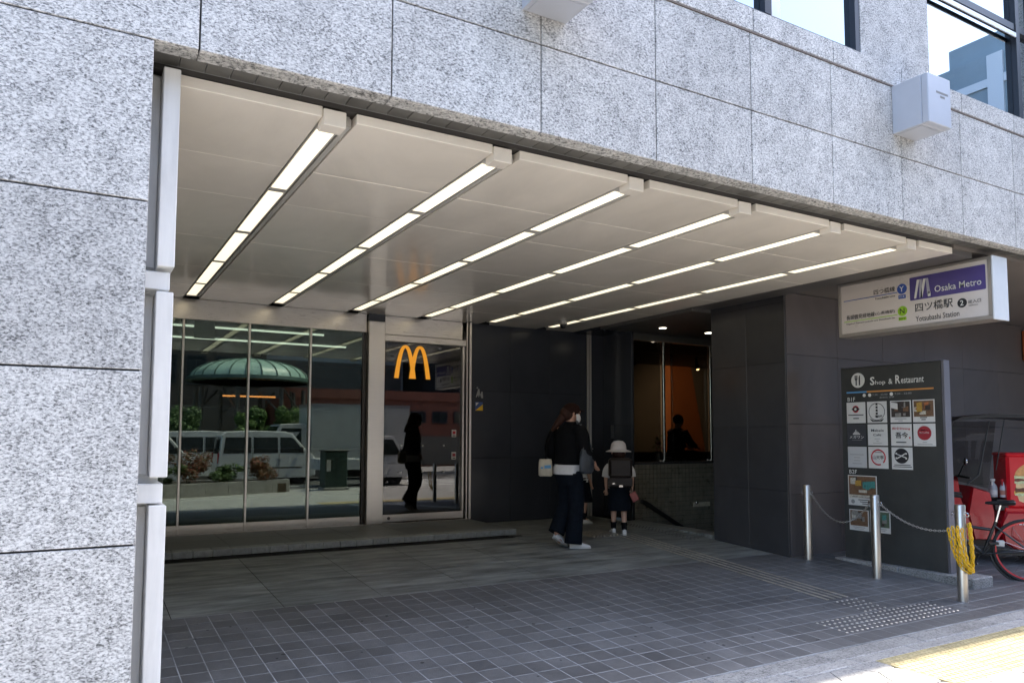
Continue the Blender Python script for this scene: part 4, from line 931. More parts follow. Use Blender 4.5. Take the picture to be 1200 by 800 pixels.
def features(root, c, f, s, up_=(0, 0, 1), mask=True):
    """eyes, ears and mouth or mask on a head centred at c, facing f"""
    f = Vector(f).normalized(); sd = Vector((-f.y, f.x, 0)).normalized(); c = Vector(c)
    for q in (1, -1):
        Pl('eye', MB().sphere(c+f*.083*s+sd*q*.03*s+Vector((0, 0, .012*s)), .009*s, 8, 6), M_INK, root, True)
        Pl('ear', MB().sphere(c+sd*q*.082*s-f*.005*s, .024*s, 8, 6, .6, .6, 1.2), root.get('_skin') and bpy.data.materials[root['_skin']] or M_SKIN, root, True)
    if mask:
        mb = MB(); n = 9; vs = []
        for i in range(5):
            for k in range(n):
                a = R(-72+144*k/(n-1)); rr = (.092+.014*math.sin(math.pi*i/4)*math.cos(a))*s; vs.append(c+f*math.cos(a)*rr+sd*math.sin(a)*rr*.92+Vector((0, 0, (-.095+.022*i)*s)))
        mb.add(vs, [(i*n+k, i*n+k+1, (i+1)*n+k+1, (i+1)*n+k) for i in range(4) for k in range(n-1)])
        Pl('face_mask', mb, M_MASK, root, True)
    else:
        Pl('mouth', MB().sphere(c+f*.084*s+Vector((0, 0, -.05*s)), .012*s, 8, 6, .5, 1.4, .5), M_DRED, root, True)

# the adult
AX, AY = 5.262, 7.685; AH = R(12)
A = thing('person', 'adult in brown cap, black top and wide navy trousers walking towards the stairs with bags', 'person', (AX, AY, fz(AY)))
A['_skin'] = 'skin'
fd = Vector((math.cos(R(-30)), math.sin(R(-30)), -.12))
J = dict(pelvis=(0, 0, .90), waist=(0, 0, 1.05), chest=(.01, 0, 1.24), neckbase=(.02, 0, 1.40), neck=(.03, 0, 1.45), head1=(.05, -.01, 1.51), head2=(.04, -.01, 1.585), head3=(.03, -.01, 1.635), face=fd,
    sh_r=(0, -.175, 1.37), el_r=(-.03, -.285, 1.12), wr_r=(.12, -.27, 1.00), sh_l=(0, .175, 1.37), el_l=(-.06, .26, 1.12), wr_l=(.06, .25, .98),
    hip_r=(0, -.09, .86), kn_r=(.04, -.085, .47), an_r=(-.01, -.08, .08), toe_r=(.10, -.10, .035), hip_l=(0, .09, .86), kn_l=(.06, .09, .48), an_l=(-.12, .09, .17), toe_l=(-.05, .08, .05))
body(J, 1.0, M_SKIN, A); features(A, (.045, -.01, 1.555), fd, 1.0)
mb = MB(); loft(mb, [(-.005, 0, .955, .125, .185), (0, 0, 1.02, .13, .19), (.0, 0, 1.12, .128, .19), (0, 0, 1.24, .132, .20), (.0, 0, 1.33, .12, .205), (.01, 0, 1.39, .09, .15), (.025, 0, 1.43, .068, .075), (.03, 0, 1.455, .062, .066)], 20)
limb(mb, [(0, -.15, 1.365), (-.01, -.215, 1.30), (-.03, -.275, 1.13), (.03, -.28, 1.06), (.09, -.272, 1.02)], [.085, .085, .074, .066, .058]); limb(mb, [(0, .15, 1.365), (-.015, .21, 1.30), (-.055, .25, 1.13), (.0, .255, 1.05), (.045, .25, .99)], [.085, .085, .072, .064, .056])
Pl('black_top', mb, M_CBLK, A, True)
mb = MB(); loft(mb, [(-.01, .02, .845, .140, .185), (-.01, .02, .87, .142, .187), (-.008, .01, .93, .138, .192), (0, 0, .97, .12, .18)], 20); Pl('shirt_hem', mb, M_CWHITE, A, True)
mb = MB(); loft(mb, [(0, 0, .72, .12, .165), (0, 0, .80, .135, .178), (0, 0, .90, .128, .172), (0, 0, .98, .11, .155)], 20)
limb(mb, [(0, -.085, .86), (.03, -.085, .66), (.035, -.085, .46), (.005, -.083, .25), (-.015, -.08, .055)], [.098, .10, .092, .098, .105]); limb(mb, [(0, .085, .86), (.045, .09, .66), (.045, .09, .48), (-.05, .09, .30), (-.115, .09, .17)], [.098, .10, .092, .095, .10])
Pl('trousers', mb, M_CNAVY, A, True)
td = (math.cos(R(-38)), math.sin(R(-38))); shoe(A, td, (-.015, -.08, .004), .245); shoe(A, (1, 0), (-.12, .09, .09), .245, pitch=-R(32))
mb = MB(); mb.sphere((.035, -.01, 1.595), .105, 18, 10, 1.04, .94, .78); hc = Pl('cap', mb, M_CAP, A, True)
bd = Vector((fd.x, fd.y, 0)).normalized(); bs = Vector((-bd.y, bd.x, 0)); mb = MB(); vs = []
for i in range(3):
    for k in range(9):
        a = R(-60+15*k); rr = .10+.07*i/2*math.cos(a); vs.append(Vector((.035, -.01, 1.60-.012*i))+bd*math.cos(a)*rr+bs*math.sin(a)*.1)
mb.add(vs, [(i*9+k, i*9+k+1, (i+1)*9+k+1, (i+1)*9+k) for i in range(2) for k in range(8)]); Pl('cap_brim', mb, M_CAP, hc, True)
mb = MB(); mb.sphere(Vector((.02, -.005, 1.55))-bd*.04, .09, 16, 10, .95, .98, .95)
limb(mb, [Vector((.02, -.005, 1.545))-bd*.045, Vector((.01, .0, 1.50))-bd*.085, Vector((-.01, .01, 1.43))-bd*.125, Vector((-.03, .03, 1.345))-bd*.16], [.06, .052, .038, .015])
Pl('hair', mb, M_HAIR, A, True)
A.rotation_euler.z = AH; A.scale = (1.055, 1.055, 1.055)
def inA(p): return Matrix.Translation((AX, AY, fz(AY))) @ Matrix.Rotation(AH, 4, 'Z') @ (Vector(p)*1.055)
# shoulder bag: a soft slate sack on the right shoulder
sbg = thing('shoulder_bag', 'slate blue soft bag hanging from the right shoulder of the adult', 'bag', inA((0, -.25, .9))); mb = MB(); vs = []; n = 16
for z, dx, dy, ox in ((.86, .07, .03, .0), (.89, .11, .045, 0), (.98, .115, .05, 0), (1.08, .10, .045, 0), (1.18, .065, .035, .0), (1.27, .03, .022, 0), (1.36, .018, .016, 0), (1.425, .016, .02, 0)):
    for k in range(n): a = 2*math.pi*k/n; w_ = 1+.08*math.sin(5*a+z*30); vs.append(inA((-.02+ox+dx*math.cos(a)*w_, -.30-(.0 if z < 1.2 else -(z-1.2)*.45)+dy*math.sin(a)*w_, z)))
m_ = 8; mb.add(vs, [(i*n+k, i*n+(k+1) % n, (i+1)*n+(k+1) % n, (i+1)*n+k) for i in range(m_-1) for k in range(n)]+[tuple(range(n))[::-1], tuple((m_-1)*n+k for k in range(n))])
M_SBAG = mat('slate_fabric', (.030, .038, .050), .5, noise=(10, .3), bump=(22, .6)); P('sack', mb, M_SBAG, sbg, True)
P('strap', MB().tube([inA(p) for p in ((-.02, -.19, 1.41), (0, -.13, 1.455), (.05, -.12, 1.40), (.07, -.2, 1.25), (.04, -.27, 1.12))], .014, 8), M_SBAG, sbg, True)
tb = thing('tote_bag', 'cream tote bag with a blue print at the left hip of the adult', 'bag', inA((-.2, .2, .9))); mb = MB(); c0 = inA((-.215, .17, .0)); vs = []
sdir = Vector((.865, -.5, 0)); fdir = Vector((.5, .865, 0))
for z, w_, d_ in ((.865, .07, .03), (.88, .085, .045), (.97, .085, .05), (1.05, .08, .045), (1.075, .07, .03)):
    for k in range(n): a = 2*math.pi*k/n; ca, sa = math.cos(a), math.sin(a); q = (abs(ca)**4+abs(sa)**4)**-.25; vs.append(c0+sdir*w_*ca*q+fdir*d_*sa*q*(1+.1*math.sin(4*a+z*40))+Vector((0, 0, z-c0.z+c0.z)))
mb.add(vs, [(i*n+k, i*n+(k+1) % n, (i+1)*n+(k+1) % n, (i+1)*n+k) for i in range(4) for k in range(n)]+[tuple(range(n))[::-1], tuple(4*n+k for k in range(n))])
M_TOTE = mat('cream_canvas', (.50, .46, .37), .8, noise=(20, .12), bump=(25, .5)); P('bag_body', mb, M_TOTE, tb, True, 60)
o_ = c0-fdir*.058; P('blue_print', MB().prism([(-.06, .96), (-.03, .962), (-.03, .982), (-.06, .98)], o_, sdir, (0, 0, 1), -fdir*.002), M_LBLUE, tb); P('blue_print', MB().prism([(-.015, .962), (.065, .965), (.065, 1.005), (-.015, 1.0)], o_, sdir, (0, 0, 1), -fdir*.002), M_LBLUE, tb)
P('strap', MB().tube([c0+Vector((0, 0, 1.06)), inA((-.15, .2, 1.2)), inA((-.06, .2, 1.40)), inA((.03, .16, 1.44))], .012, 8), M_CBLK, tb, True)

# the schoolchildren
def child(x, y, hd, lb, group=None, pouch=True):
    c = thing('person', lb, 'person', (x, y, fz(y))); c['_skin'] = 'child_skin'
    J = dict(pelvis=(0, 0, .55), waist=(0, 0, .65), chest=(0, 0, .80), neckbase=(0, 0, .925), neck=(.005, 0, .96), head1=(.015, 0, 1.02), head2=(.015, 0, 1.095), head3=(.01, 0, 1.145), face=(1, 0, -.05),
        sh_r=(0, -.125, .895), el_r=(-.02, -.175, .74), wr_r=(.03, -.175, .60), sh_l=(0, .125, .895), el_l=(.0, .17, .74), wr_l=(.05, .16, .60),
        hip_r=(0, -.065, .52), kn_r=(.01, -.065, .30), an_r=(-.02, -.065, .065), toe_r=(.07, -.07, .03), hip_l=(0, .065, .52), kn_l=(.05, .065, .30), an_l=(.07, .065, .075), toe_l=(.16, .07, .035))
    body(J, .72, M_SKIN2, c); features(c, (.012, 0, 1.06), (1, 0, 0), .95, mask=False)
    mb = MB(); loft(mb, [(0, 0, .60, .10, .135), (0, 0, .70, .098, .132), (0, 0, .82, .10, .14), (0, 0, .89, .088, .13), (.0, 0, .93, .055, .07), (.003, 0, .955, .045, .05)], 18)
    limb(mb, [(0, -.11, .89), (-.01, -.15, .83), (-.02, -.17, .745)], [.055, .058, .055]); limb(mb, [(0, .11, .89), (-.005, .15, .83), (.0, .168, .745)], [.055, .058, .055]); Pl('white_shirt', mb, M_CWHITE, c, True)
    mb = MB(); loft(mb, [(.02, 0, .31, .135, .165), (.015, 0, .36, .132, .162), (.01, 0, .48, .115, .145), (0, 0, .58, .104, .135), (0, 0, .63, .102, .134)], 18)
    Pl('navy_shorts', mb, M_CNAVY, c, True)
    for s_, a0, a1 in ((-1, (-.02, -.065, .06), (-.005, -.065, .155)), (1, (.07, .065, .07), (.062, .065, .16))): Pl('black_sock', MB().tube([a0, Vector(a0).lerp(Vector(a1), .6), a1], [.034, .036, .041], 12), M_CBLK, c, True)
    shoe(c, (1, -.12), (-.03, -.068, .002), .195); shoe(c, (1, .1), (.06, .066, .006), .195)
    h = MB(); h.lathe([(.165, 1.075), (.168, 1.082), (.13, 1.096), (.105, 1.105), (.102, 1.14), (.09, 1.185), (.06, 1.215), (0, 1.226)], (.012, 0, 0), 26); ht = Pl('hat', h, M_HATW, c, True, 60)
    rg = MB()
    for r_, z_ in ((.104, 1.118), (.097, 1.165), (.07, 1.205)): rg.torus((.012, 0, z_), r_, .003, n=26, k=4)
    Pl('hat_braid', rg, M_HATW, ht, True)
    Pl('hair', MB().sphere((-.005, 0, 1.04), .088, 14, 10, 1, 1, 1), M_HAIR, c, True)
    c.rotation_euler.z = hd; c.scale = (1.04, 1.04, 1.04)
    tr = Matrix.Translation((x, y, fz(y))) @ Matrix.Rotation(hd, 4, 'Z') @ Matrix.Scale(1.04, 4)
    b = thing('school_backpack', 'dark brown leather school backpack worn by the child %s' % ('in the white hat' if pouch else 'hidden behind the adult'), 'backpack', tr @ Vector((-.17, 0, .6)))
    def PB(nm, mb, m, par, sm=False): mb.xf(tr); return P(nm, mb, m, par, sm)
    PB('case', MB().bbox(-.245, -.112, -.135, .135, .625, .985, .025), M_RAND, b); fl_ = PB('flap', MB().bbox(-.265, -.10, -.15, .15, .745, 1.0, .03), M_RAND, b); PB('lower_flap', MB().bbox(-.262, -.243, -.15, .15, .64, .75, .008), M_RAND, b)
    PB('clasp', MB().bbox(-.268, -.258, -.025, .025, .63, .655, .003), M_CHROME, b); PB('reflector', MB().bbox(-.2665, -.258, .075, .11, .665, .685, .003), M_CHROME, b)
    for s_ in (.08, -.08): PB('shoulder_strap', MB().tube([(-.12, s_, .97), (-.03, s_*1.05, .985), (.075, s_*1.1, .93), (.105, s_*1.15, .80), (.02, s_*1.5, .66), (-.11, s_*1.4, .645)], .014, 8), M_RAND, b, True)
    if pouch:
        p_ = thing('red_pouch', 'small dull red pouch dangling from the school backpack', 'pouch', tr @ Vector((-.1, -.2, .5)))
        PB('pouch_body', MB().bbox(-.13, -.112, -.045, .045, -.06, .06, .006).xf(Matrix.Translation((0, -.185, .50)) @ Matrix.Rotation(R(-28), 4, 'X')), mat('dull_red_leather', (.26, .06, .055), .5, noise=(30, .15)), p_)
        PB('cord', MB().tube([(-.12, -.135, .66), (-.122, -.16, .56)], .004, 6), M_CBLK, p_)
    return c
child(6.44, 8.20, R(58), 'small schoolchild seen from behind in white brimmed hat and navy shorts')
child(6.68, 9.42, R(5), 'second schoolchild mostly hidden behind the adult, white shoe showing', pouch=False)

# seated guest in the restaurant
def iv(x, y, z): return (x, y, z)
gx_, gy_, gz_ = 9.10, 9.98, .38
G_ = thing('person', 'dark silhouette of a guest seated at the counter behind the restaurant window', 'person', (gx_, gy_, gz_)); G_['_skin'] = 'skin'
J = dict(pelvis=(0, 0, .62), waist=(.0, 0, .74), chest=(.03, 0, .92), neckbase=(.05, 0, 1.07), neck=(.07, 0, 1.11), head1=(.09, 0, 1.16), head2=(.08, 0, 1.23), head3=(.07, 0, 1.28), face=(1, 0, -.1),
    sh_r=(.04, -.17, 1.03), el_r=(.16, -.21, .80), wr_r=(.38, -.12, .76), sh_l=(.04, .17, 1.03), el_l=(.18, .2, .80), wr_l=(.40, .15, .76),
    hip_r=(.02, -.09, .60), kn_r=(.40, -.1, .60), an_r=(.38, -.1, .22), toe_r=(.48, -.1, .18), hip_l=(.02, .09, .60), kn_l=(.40, .1, .60), an_l=(.38, .1, .22), toe_l=(.48, .1, .18))
body(J, 1.0, M_SKIN, G_); features(G_, (.085, 0, 1.2), (1, 0, 0), 1.0, mask=False)
mb = MB(); loft(mb, [(0, 0, .58, .14, .18), (.0, 0, .72, .13, .17), (.03, 0, .92, .14, .2), (.04, 0, 1.02, .11, .19), (.06, 0, 1.08, .06, .07)], 18); limb(mb, [(.04, -.15, 1.02), (.1, -.2, .9), (.17, -.21, .81), (.34, -.13, .77)], [.08, .07, .06, .045]); limb(mb, [(.04, .15, 1.02), (.11, .19, .9), (.19, .2, .81), (.36, .15, .77)], [.08, .07, .06, .045]); Pl('jacket', mb, M_CBLK, G_, True)
mb = MB(); 
for s_ in (-.1, .1): limb(mb, [(0, s_*.8, .6), (.2, s_, .61), (.4, s_, .59), (.40, s_, .4), (.38, s_, .25)], [.1, .09, .075, .065, .06])
Pl('trousers', mb, M_CNAVY, G_, True); Pl('hair', MB().sphere((.06, 0, 1.235), .098, 14, 10, 1, .95, .92), M_INK, G_, True)
sto = thing('bar_stool', 'dark bar stool under the seated guest in the restaurant', 'stool', (gx_, gy_, gz_)); P('seat', MB().lathe([(.17, .52), (.19, .54), (.19, .565), (.16, .575), (0, .576)], (gx_, gy_, gz_), 20), M_BLACK, sto, True); P('stem', MB().lathe([(.2, 0), (.2, .015), (.03, .03), (.025, .52)], (gx_, gy_, gz_), 18), M_STEEL, sto, True)

# ---------------------------------------------------------------- bicycle
BKX, BKY = 8.85, 4.25; bz = fz(BKY); BH = math.atan2(.866, -.5); r_w = .325
bk = thing('bicycle', 'black bicycle with red wheel rims parked beside the directory board', 'bicycle', (BKX, BKY, bz))
for x, nm in ((0, 'rear'), (1.02, 'front')):
    w_ = Pl('wheel', MB().torus((x, 0, r_w), r_w-.02, .008, (0, 1, 0), 48, 6), M_RRIM, bk, True)
    Pl('tyre', MB().torus((x, 0, r_w), r_w-.001, .017, (0, 1, 0), 48, 8), M_RUBBER, w_, True)
    Pl('inner_rim', MB().lathe([(r_w-.032, -.009), (r_w-.016, -.010), (r_w-.016, .010), (r_w-.032, .009)], (x, 0, r_w), 48, 'y', False), M_RRIM, w_, True)
    sp_ = MB()
    for k in range(18):
        a = 2*math.pi*k/18; b_ = a+.35*(1 if k % 2 else -1); sp_.tube([(x+.022*math.cos(b_), .018*(1 if k % 2 else -1), r_w+.022*math.sin(b_)), (x+(r_w-.03)*math.cos(a), 0, r_w+(r_w-.03)*math.sin(a))], .0012, 4, False)
    Pl('spokes', sp_, M_CHROME, w_)['kind'] = 'stuff'; Pl('hub', MB().lathe([(.015, -.05), (.024, -.02), (.024, .02), (.015, .05)], (x, 0, r_w), 14, 'y'), M_CHROME, w_, True)
bbk = (.42, 0, .27); stp = (.29, 0, .62); hd0 = (.80, 0, .60); hd1 = (.77, 0, .72)
f = MB().tube([hd0, bbk], .018, 10).tube([stp, bbk], .016, 10).tube([(.785, 0, .66), (.60, 0, .56), (.34, 0, .53)], .017, 10).tube([hd0, hd1], .02, 10)
for s_ in (.05, -.05): f.tube([(0, s_, r_w), (bbk[0], s_*.5, bbk[2])], .009, 8).tube([(0, s_, r_w), (.31, s_*.35, .58)], .008, 8).tube([(1.02, s_, r_w), (.83, s_*.9, .56), (.80, 0, .60)], .011, 8)
Pl('frame', f, M_BLACK, bk, True); Pl('seat_post', MB().tube([stp, (.245, 0, .80)], .0135, 10), M_CHROME, bk, True)
sd_ = MB(); rows = [(-.13, .075, .845, .03), (-.11, .085, .852, .045), (-.03, .07, .842, .042), (.05, .035, .838, .032), (.13, .022, .835, .024), (.15, .01, .83, .012)]; vs = []
for x, wd, z, h in rows:
    for k in range(12): a = 2*math.pi*k/12; vs.append((.235+x, wd*math.cos(a), z+h*math.sin(a)*(.5 if math.sin(a) > 0 else .9)-.01))
sd_.add(vs, [(i*12+k, i*12+(k+1) % 12, (i+1)*12+(k+1) % 12, (i+1)*12+k) for i in range(5) for k in range(12)]+[tuple(range(12))[::-1], tuple(60+k for k in range(12))]); Pl('saddle', sd_, M_BLACK, bk, True)
Pl('handlebar', MB().tube([(.70, .235, .90), (.745, .14, .905), (.76, 0, .86), (.745, -.14, .905), (.70, -.235, .90)], .011, 10).tube([hd1, (.76, 0, .86)], .013, 10), M_CHROME, bk, True)
for s_ in (1, -1): Pl('grip', MB().tube([(.69, s_*.245, .90), (.60, s_*.26, .895)], .016, 10), M_RUBBER, bk, True)
cr_ = Pl('crank', MB().lathe([(.085, -.052), (.085, -.046)], (bbk[0], 0, bbk[2]), 26, 'y', False).tube([(bbk[0], -.06, bbk[2]), (bbk[0]+.1, -.065, bbk[2]-.13)], .009, 8).tube([(bbk[0], .06, bbk[2]), (bbk[0]-.1, .065, bbk[2]+.13)], .009, 8), M_BLACK, bk, True)
for p_ in ((.52, -.11, .14), (.32, .11, .40)):
    e = Pl('pedal', MB().bbox(p_[0]-.045, p_[0]+.045, p_[1]-.04, p_[1]+.04, p_[2]-.011, p_[2]+.011, .004), M_BLACK, bk); Pl('reflector', MB().box(p_[0]-.052, p_[0]-.046, p_[1]-.03, p_[1]+.03, p_[2]-.009, p_[2]+.009), M_PAPER, e)
Pl('kickstand', MB().tube([(-.01, .065, r_w), (-.05, .14, .012), (-.11, .145, .006)], .009, 8), M_BLACK, bk, True); Pl('chain_guard', MB().bbox(.0, .48, -.062, -.055, .26, .33, .003), M_BLACK, bk)
Pl('mudguard', MB().torus((0, 0, r_w), r_w+.03, .014, (0, 1, 0), 36, 6, .38, .15), M_BLACK, bk, True); Pl('frame_lock', MB().bbox(.22, .30, -.035, .035, .36, .42, .006), M_PAPER, bk)
bk.rotation_euler.z = BH

# ---------------------------------------------------------------- red delivery scooter with a roof
SX, SY = 10.12, 4.776; SH = math.atan2(.66, -.75)
sc = thing('delivery_scooter', 'red three-wheeled delivery scooter with black roof and windscreen, burger box behind', 'scooter', (SX, SY, fz(SY)))
def wheel_(par, x, y, r, w_):
    t_ = Pl('wheel', MB().torus((x, y, r), r-w_*.5, w_*.5, (0, 1, 0), 32, 10), M_RUBBER, par, True); Pl('rim', MB().lathe([(r-w_, -.03), (r-w_*.9, -.012), (.05, -.03), (0, -.03)], (x, y, r), 20, 'y').lathe([(0, .03), (.05, .03), (r-w_*.9, .012), (r-w_, .03)], (x, y, r), 20, 'y'), M_CHROME, t_, True)
for y in (.24, -.24): wheel_(sc, 0, y, .22, .10)
wheel_(sc, 1.32, 0, .22, .095)
side = [(-.30, .22), (-.32, .55), (-.26, .62), (.42, .62), (.50, .48), (.46, .26), (.30, .16), (-.2, .16)]
def profile(mb, poly, y0, y1, b=.035):
    n = len(poly); c = Vector((sum(p[0] for p in poly)/n, sum(p[1] for p in poly)/n)); vs = []
    for y, k in ((y0, .94), (y0+b, 1), (y1-b, 1), (y1, .94)):
        for p in poly: q = c+(Vector(p)-c)*k; vs.append((q.x, y, q.y))
    return mb.add(vs, [(i*n+k, i*n+(k+1) % n, (i+1)*n+(k+1) % n, (i+1)*n+k) for i in range(3) for k in range(n)]+[tuple(range(n))[::-1], tuple(3*n+k for k in range(n))])
Pl('rear_body', profile(MB(), side, -.27, .27), M_RPAINT, sc); Pl('side_panel', profile(MB(), [(-.22, .30), (-.22, .50), (.36, .50), (.38, .34), (.30, .28)], .268, .285, .006), M_RPAINT, sc)
Pl('floor_board', profile(MB(), [(.42, .20), (.42, .28), (1.08, .28), (1.10, .20)], -.2, .2, .02), M_BLACK, sc)
Pl('front_fairing', profile(MB(), [(1.00, .24), (1.06, .22), (1.30, .46), (1.36, .78), (1.26, 1.0), (1.14, 1.04), (1.12, .80), (1.02, .50)], -.28, .28, .06), M_RPAINT, sc); Pl('front_mudguard', MB().torus((1.32, 0, .22), .25, .05, (0, 1, 0), 24, 8, .42, .2), M_RPAINT, sc, True)
Pl('inner_shield', profile(MB(), [(.66, .28), (.66, .62), (.74, .86), (.98, .92), (1.04, .60), (.98, .28)], -.24, .285, .05), M_RPAINT, sc)
Pl('seat', profile(MB(), [(.0, .63), (.02, .74), (.10, .78), (.50, .76), (.58, .72), (.56, .63)], -.17, .17, .04), M_BLACK, sc); Pl('backrest', profile(MB(), [(-.02, .76), (-.05, 1.05), (.0, 1.08), (.05, 1.06), (.08, .78)], -.16, .16, .03), M_BLACK, sc)
Pl('handlebar', MB().tube([(1.02, .33, 1.02), (1.10, .22, 1.04), (1.14, 0, 1.02), (1.10, -.22, 1.04), (1.02, -.33, 1.02)], .014, 10), M_BLACK, sc, True)
for s_ in (1, -1):
    m1 = Pl('mirror', MB().tube([(1.12, s_*.24, 1.04), (1.10, s_*.36, 1.18)], .007, 8), M_BLACK, sc, True); Pl('mirror_head', MB().sphere((1.09, s_*.38, 1.22), .06, 14, 8, .35, 1, .75), M_CHROME, m1, True)
    Pl('headlamp', MB().sphere((1.345, s_*.12, .86), .055, 14, 8, .5, 1, 1), M_CLEAR, sc, True)
roof = [(-.20, 1.70), (-.22, 1.735), (.2, 1.785), (.75, 1.79), (1.12, 1.755), (1.22, 1.70), (1.1, 1.715), (.7, 1.745), (.2, 1.74)]
Pl('roof', profile(MB(), roof, -.33, .33, .05), M_BLACK, sc, True, 30)
fr_ = MB()
for s_ in (.29, -.29): fr_.tube([(1.18, s_, 1.71), (1.30, s_, 1.40), (1.36, s_*.95, 1.0), (1.33, s_*.9, .78)], .02, 8).tube([(-.10, s_, 1.71), (-.14, s_, 1.2), (-.12, s_*.9, .62)], .022, 8)
fr_.tube([(1.31, -.29, 1.36), (1.32, 0, 1.37), (1.31, .29, 1.36)], .008, 8); Pl('roof_frame', fr_, M_BLACK, sc, True)
vs = []
for x, z in ((1.19, 1.70), (1.305, 1.40), (1.37, 1.02)):
    for k in range(7): y = -.28+.56*k/6; vs.append((x+.05*(1-(y/.28)**2), y, z))
ws = MB().add(vs, [(i*7+k, i*7+k+1, (i+1)*7+k+1, (i+1)*7+k) for i in range(2) for k in range(6)]); Pl('windscreen', ws, M_CLEAR, sc, True)
Pl('side_screen', MB().add([(1.17, .31, 1.70), (1.30, .31, 1.38), (1.30, .31, 1.02), (.80, .315, .90), (.58, .315, 1.70)], [(0, 1, 2, 3, 4)]), glass('smoke_screen', (.42, .40, .39), -.02, (1, 1, 1)), sc); Pl('side_stay', MB().tube([(.72, .315, 1.71), (.92, .315, 1.06), (1.05, .31, .95)], .011, 8).tube([(.42, .315, 1.72), (.62, .315, 1.12)], .009, 8), M_BLACK, sc, True)
tl = Pl('tail_lamp', MB().bbox(-.27, -.16, -.2, .34, 1.64, 1.70, .01), mat('lamp_red', (.55, .03, .06), .2, coat=.5), sc); Pl('lamp_clear', MB().bbox(-.155, .02, .20, .345, 1.615, 1.70, .015), mat('lamp_amber', (.42, .33, .24), .25, coat=.5, noise=(50, .3)), sc)
bx_ = Pl('delivery_box', MB().bbox(-.40, .37, -.20, .20, .66, 1.30, .03), M_RBOX, sc); Pl('box_lid', MB().bbox(-.41, .38, -.205, .205, 1.275, 1.325, .02), M_RBOX, bx_); Pl('box_base', MB().bbox(-.36, .40, -.19, .19, .61, .665, .01), M_RBOX, sc)
# printed burger on the side of the box
def bp(poly, m, k): Pl('burger_print', MB().prism(poly, (0, .2005+.0012*k, 0), (1, 0, 0), (0, 0, 1), (0, .0012, 0)), m, bx_)
MB_ = dict(bun=mat('print_bun', (.55, .27, .09), .45, noise=(30, .25)), bunl=mat('print_bun_pale', (.66, .46, .24), .45, noise=(24, .2)), pat=mat('print_patty', (.13, .045, .02), .5, noise=(40, .5)), let=mat('print_lettuce', (.50, .52, .28), .5, noise=(45, .35)), che=mat('print_cheese', (.68, .42, .08), .5, noise=(20, .1)), ses=mat('print_sesame', (.74, .60, .38), .5))
bx0 = -.02
def band(z0, z1, w_, wob, seed, n=16):
    rn = random.Random(seed); lo = [(bx0-w_+2*w_*i/n, z0+wob*rn.uniform(-1, 1)) for i in range(n+1)]; hi = [(bx0-w_+2*w_*i/n, z1+wob*rn.uniform(-1, 1)) for i in range(n+1)]; lo[0] = (lo[0][0]+.012, lo[0][1]); hi[0] = (hi[0][0]+.012, hi[0][1]); return lo+hi[::-1]
bp([(bx0+.31*math.cos(R(a)), 1.04+.19*math.sin(R(a))) for a in range(0, 181, 10)], MB_['bun'], 0)
for z0, z1, w_, wb, m, sd in ((1.015, 1.05, .315, .008, 'let', 1), (.975, 1.02, .31, .008, 'pat', 2), (.955, .98, .315, .01, 'let', 3), (.895, .96, .30, .004, 'bunl', 4), (.855, .90, .31, .008, 'pat', 5), (.835, .865, .32, .012, 'che', 6), (.815, .845, .315, .012, 'let', 7)): bp(band(z0, z1, w_, wb, sd), MB_[m], 1+(sd % 2))
bp([(bx0-.29, .82), (bx0-.27, .75), (bx0-.2, .72), (bx0+.2, .72), (bx0+.27, .75), (bx0+.29, .82)], MB_['bunl'], 0)
rn = random.Random(4); q_ = MB()
for k in range(34):
    a = R(rn.uniform(25, 155)); r_ = rn.uniform(.3, .95); x, z = bx0+.29*r_*math.cos(a), 1.05+.165*r_*math.sin(a)
    if z > 1.07: q_.prism([(.009*math.cos(t), .006*math.sin(t)) for t in (0, 1, 2, 3, 4, 5)], (x, .2017, z), (1, 0, 0), (0, 0, 1), (0, .0012, 0))
Pl('sesame_print', q_, MB_['ses'], bx_)['kind'] = 'stuff'
Pl('arch_print', MB().prism([(-.25, .675), (-.22, .70), (-.19, .675), (-.16, .70), (-.13, .675), (-.15, .69), (-.16, .71), (-.175, .71), (-.19, .69), (-.205, .71), (-.22, .71), (-.235, .69)], (0, .2007, 0), (1, 0, 0), (0, 0, 1), (0, .0015, 0)), M_PAPER, bx_)
for k in range(4): Pl('white_mark', MB().bbox(.18+k*.045, .21+k*.045, .285, .289, .475, .495, .001), M_WTXT, sc)
for k in range(3): Pl('white_mark', MB().bbox(-.02-k*.045, .01-k*.045, .27, .2735, .625, .645, .001), M_WTXT, sc)
for o in [q for ch in sc.children for q in [ch]+list(ch.children)]:
    for v in o.data.vertices: v.co.x -= .2*min(max((v.co.x-.45)/.4, 0), 1)
Pl('yellow_tag', MB().box(.44, .50, .16, .1715, .70, .73), M_YCHAIN, sc)
sc.rotation_euler.z = SH
tr = Matrix.Translation((SX, SY, fz(SY))) @ Matrix.Rotation(SH, 4, 'Z')
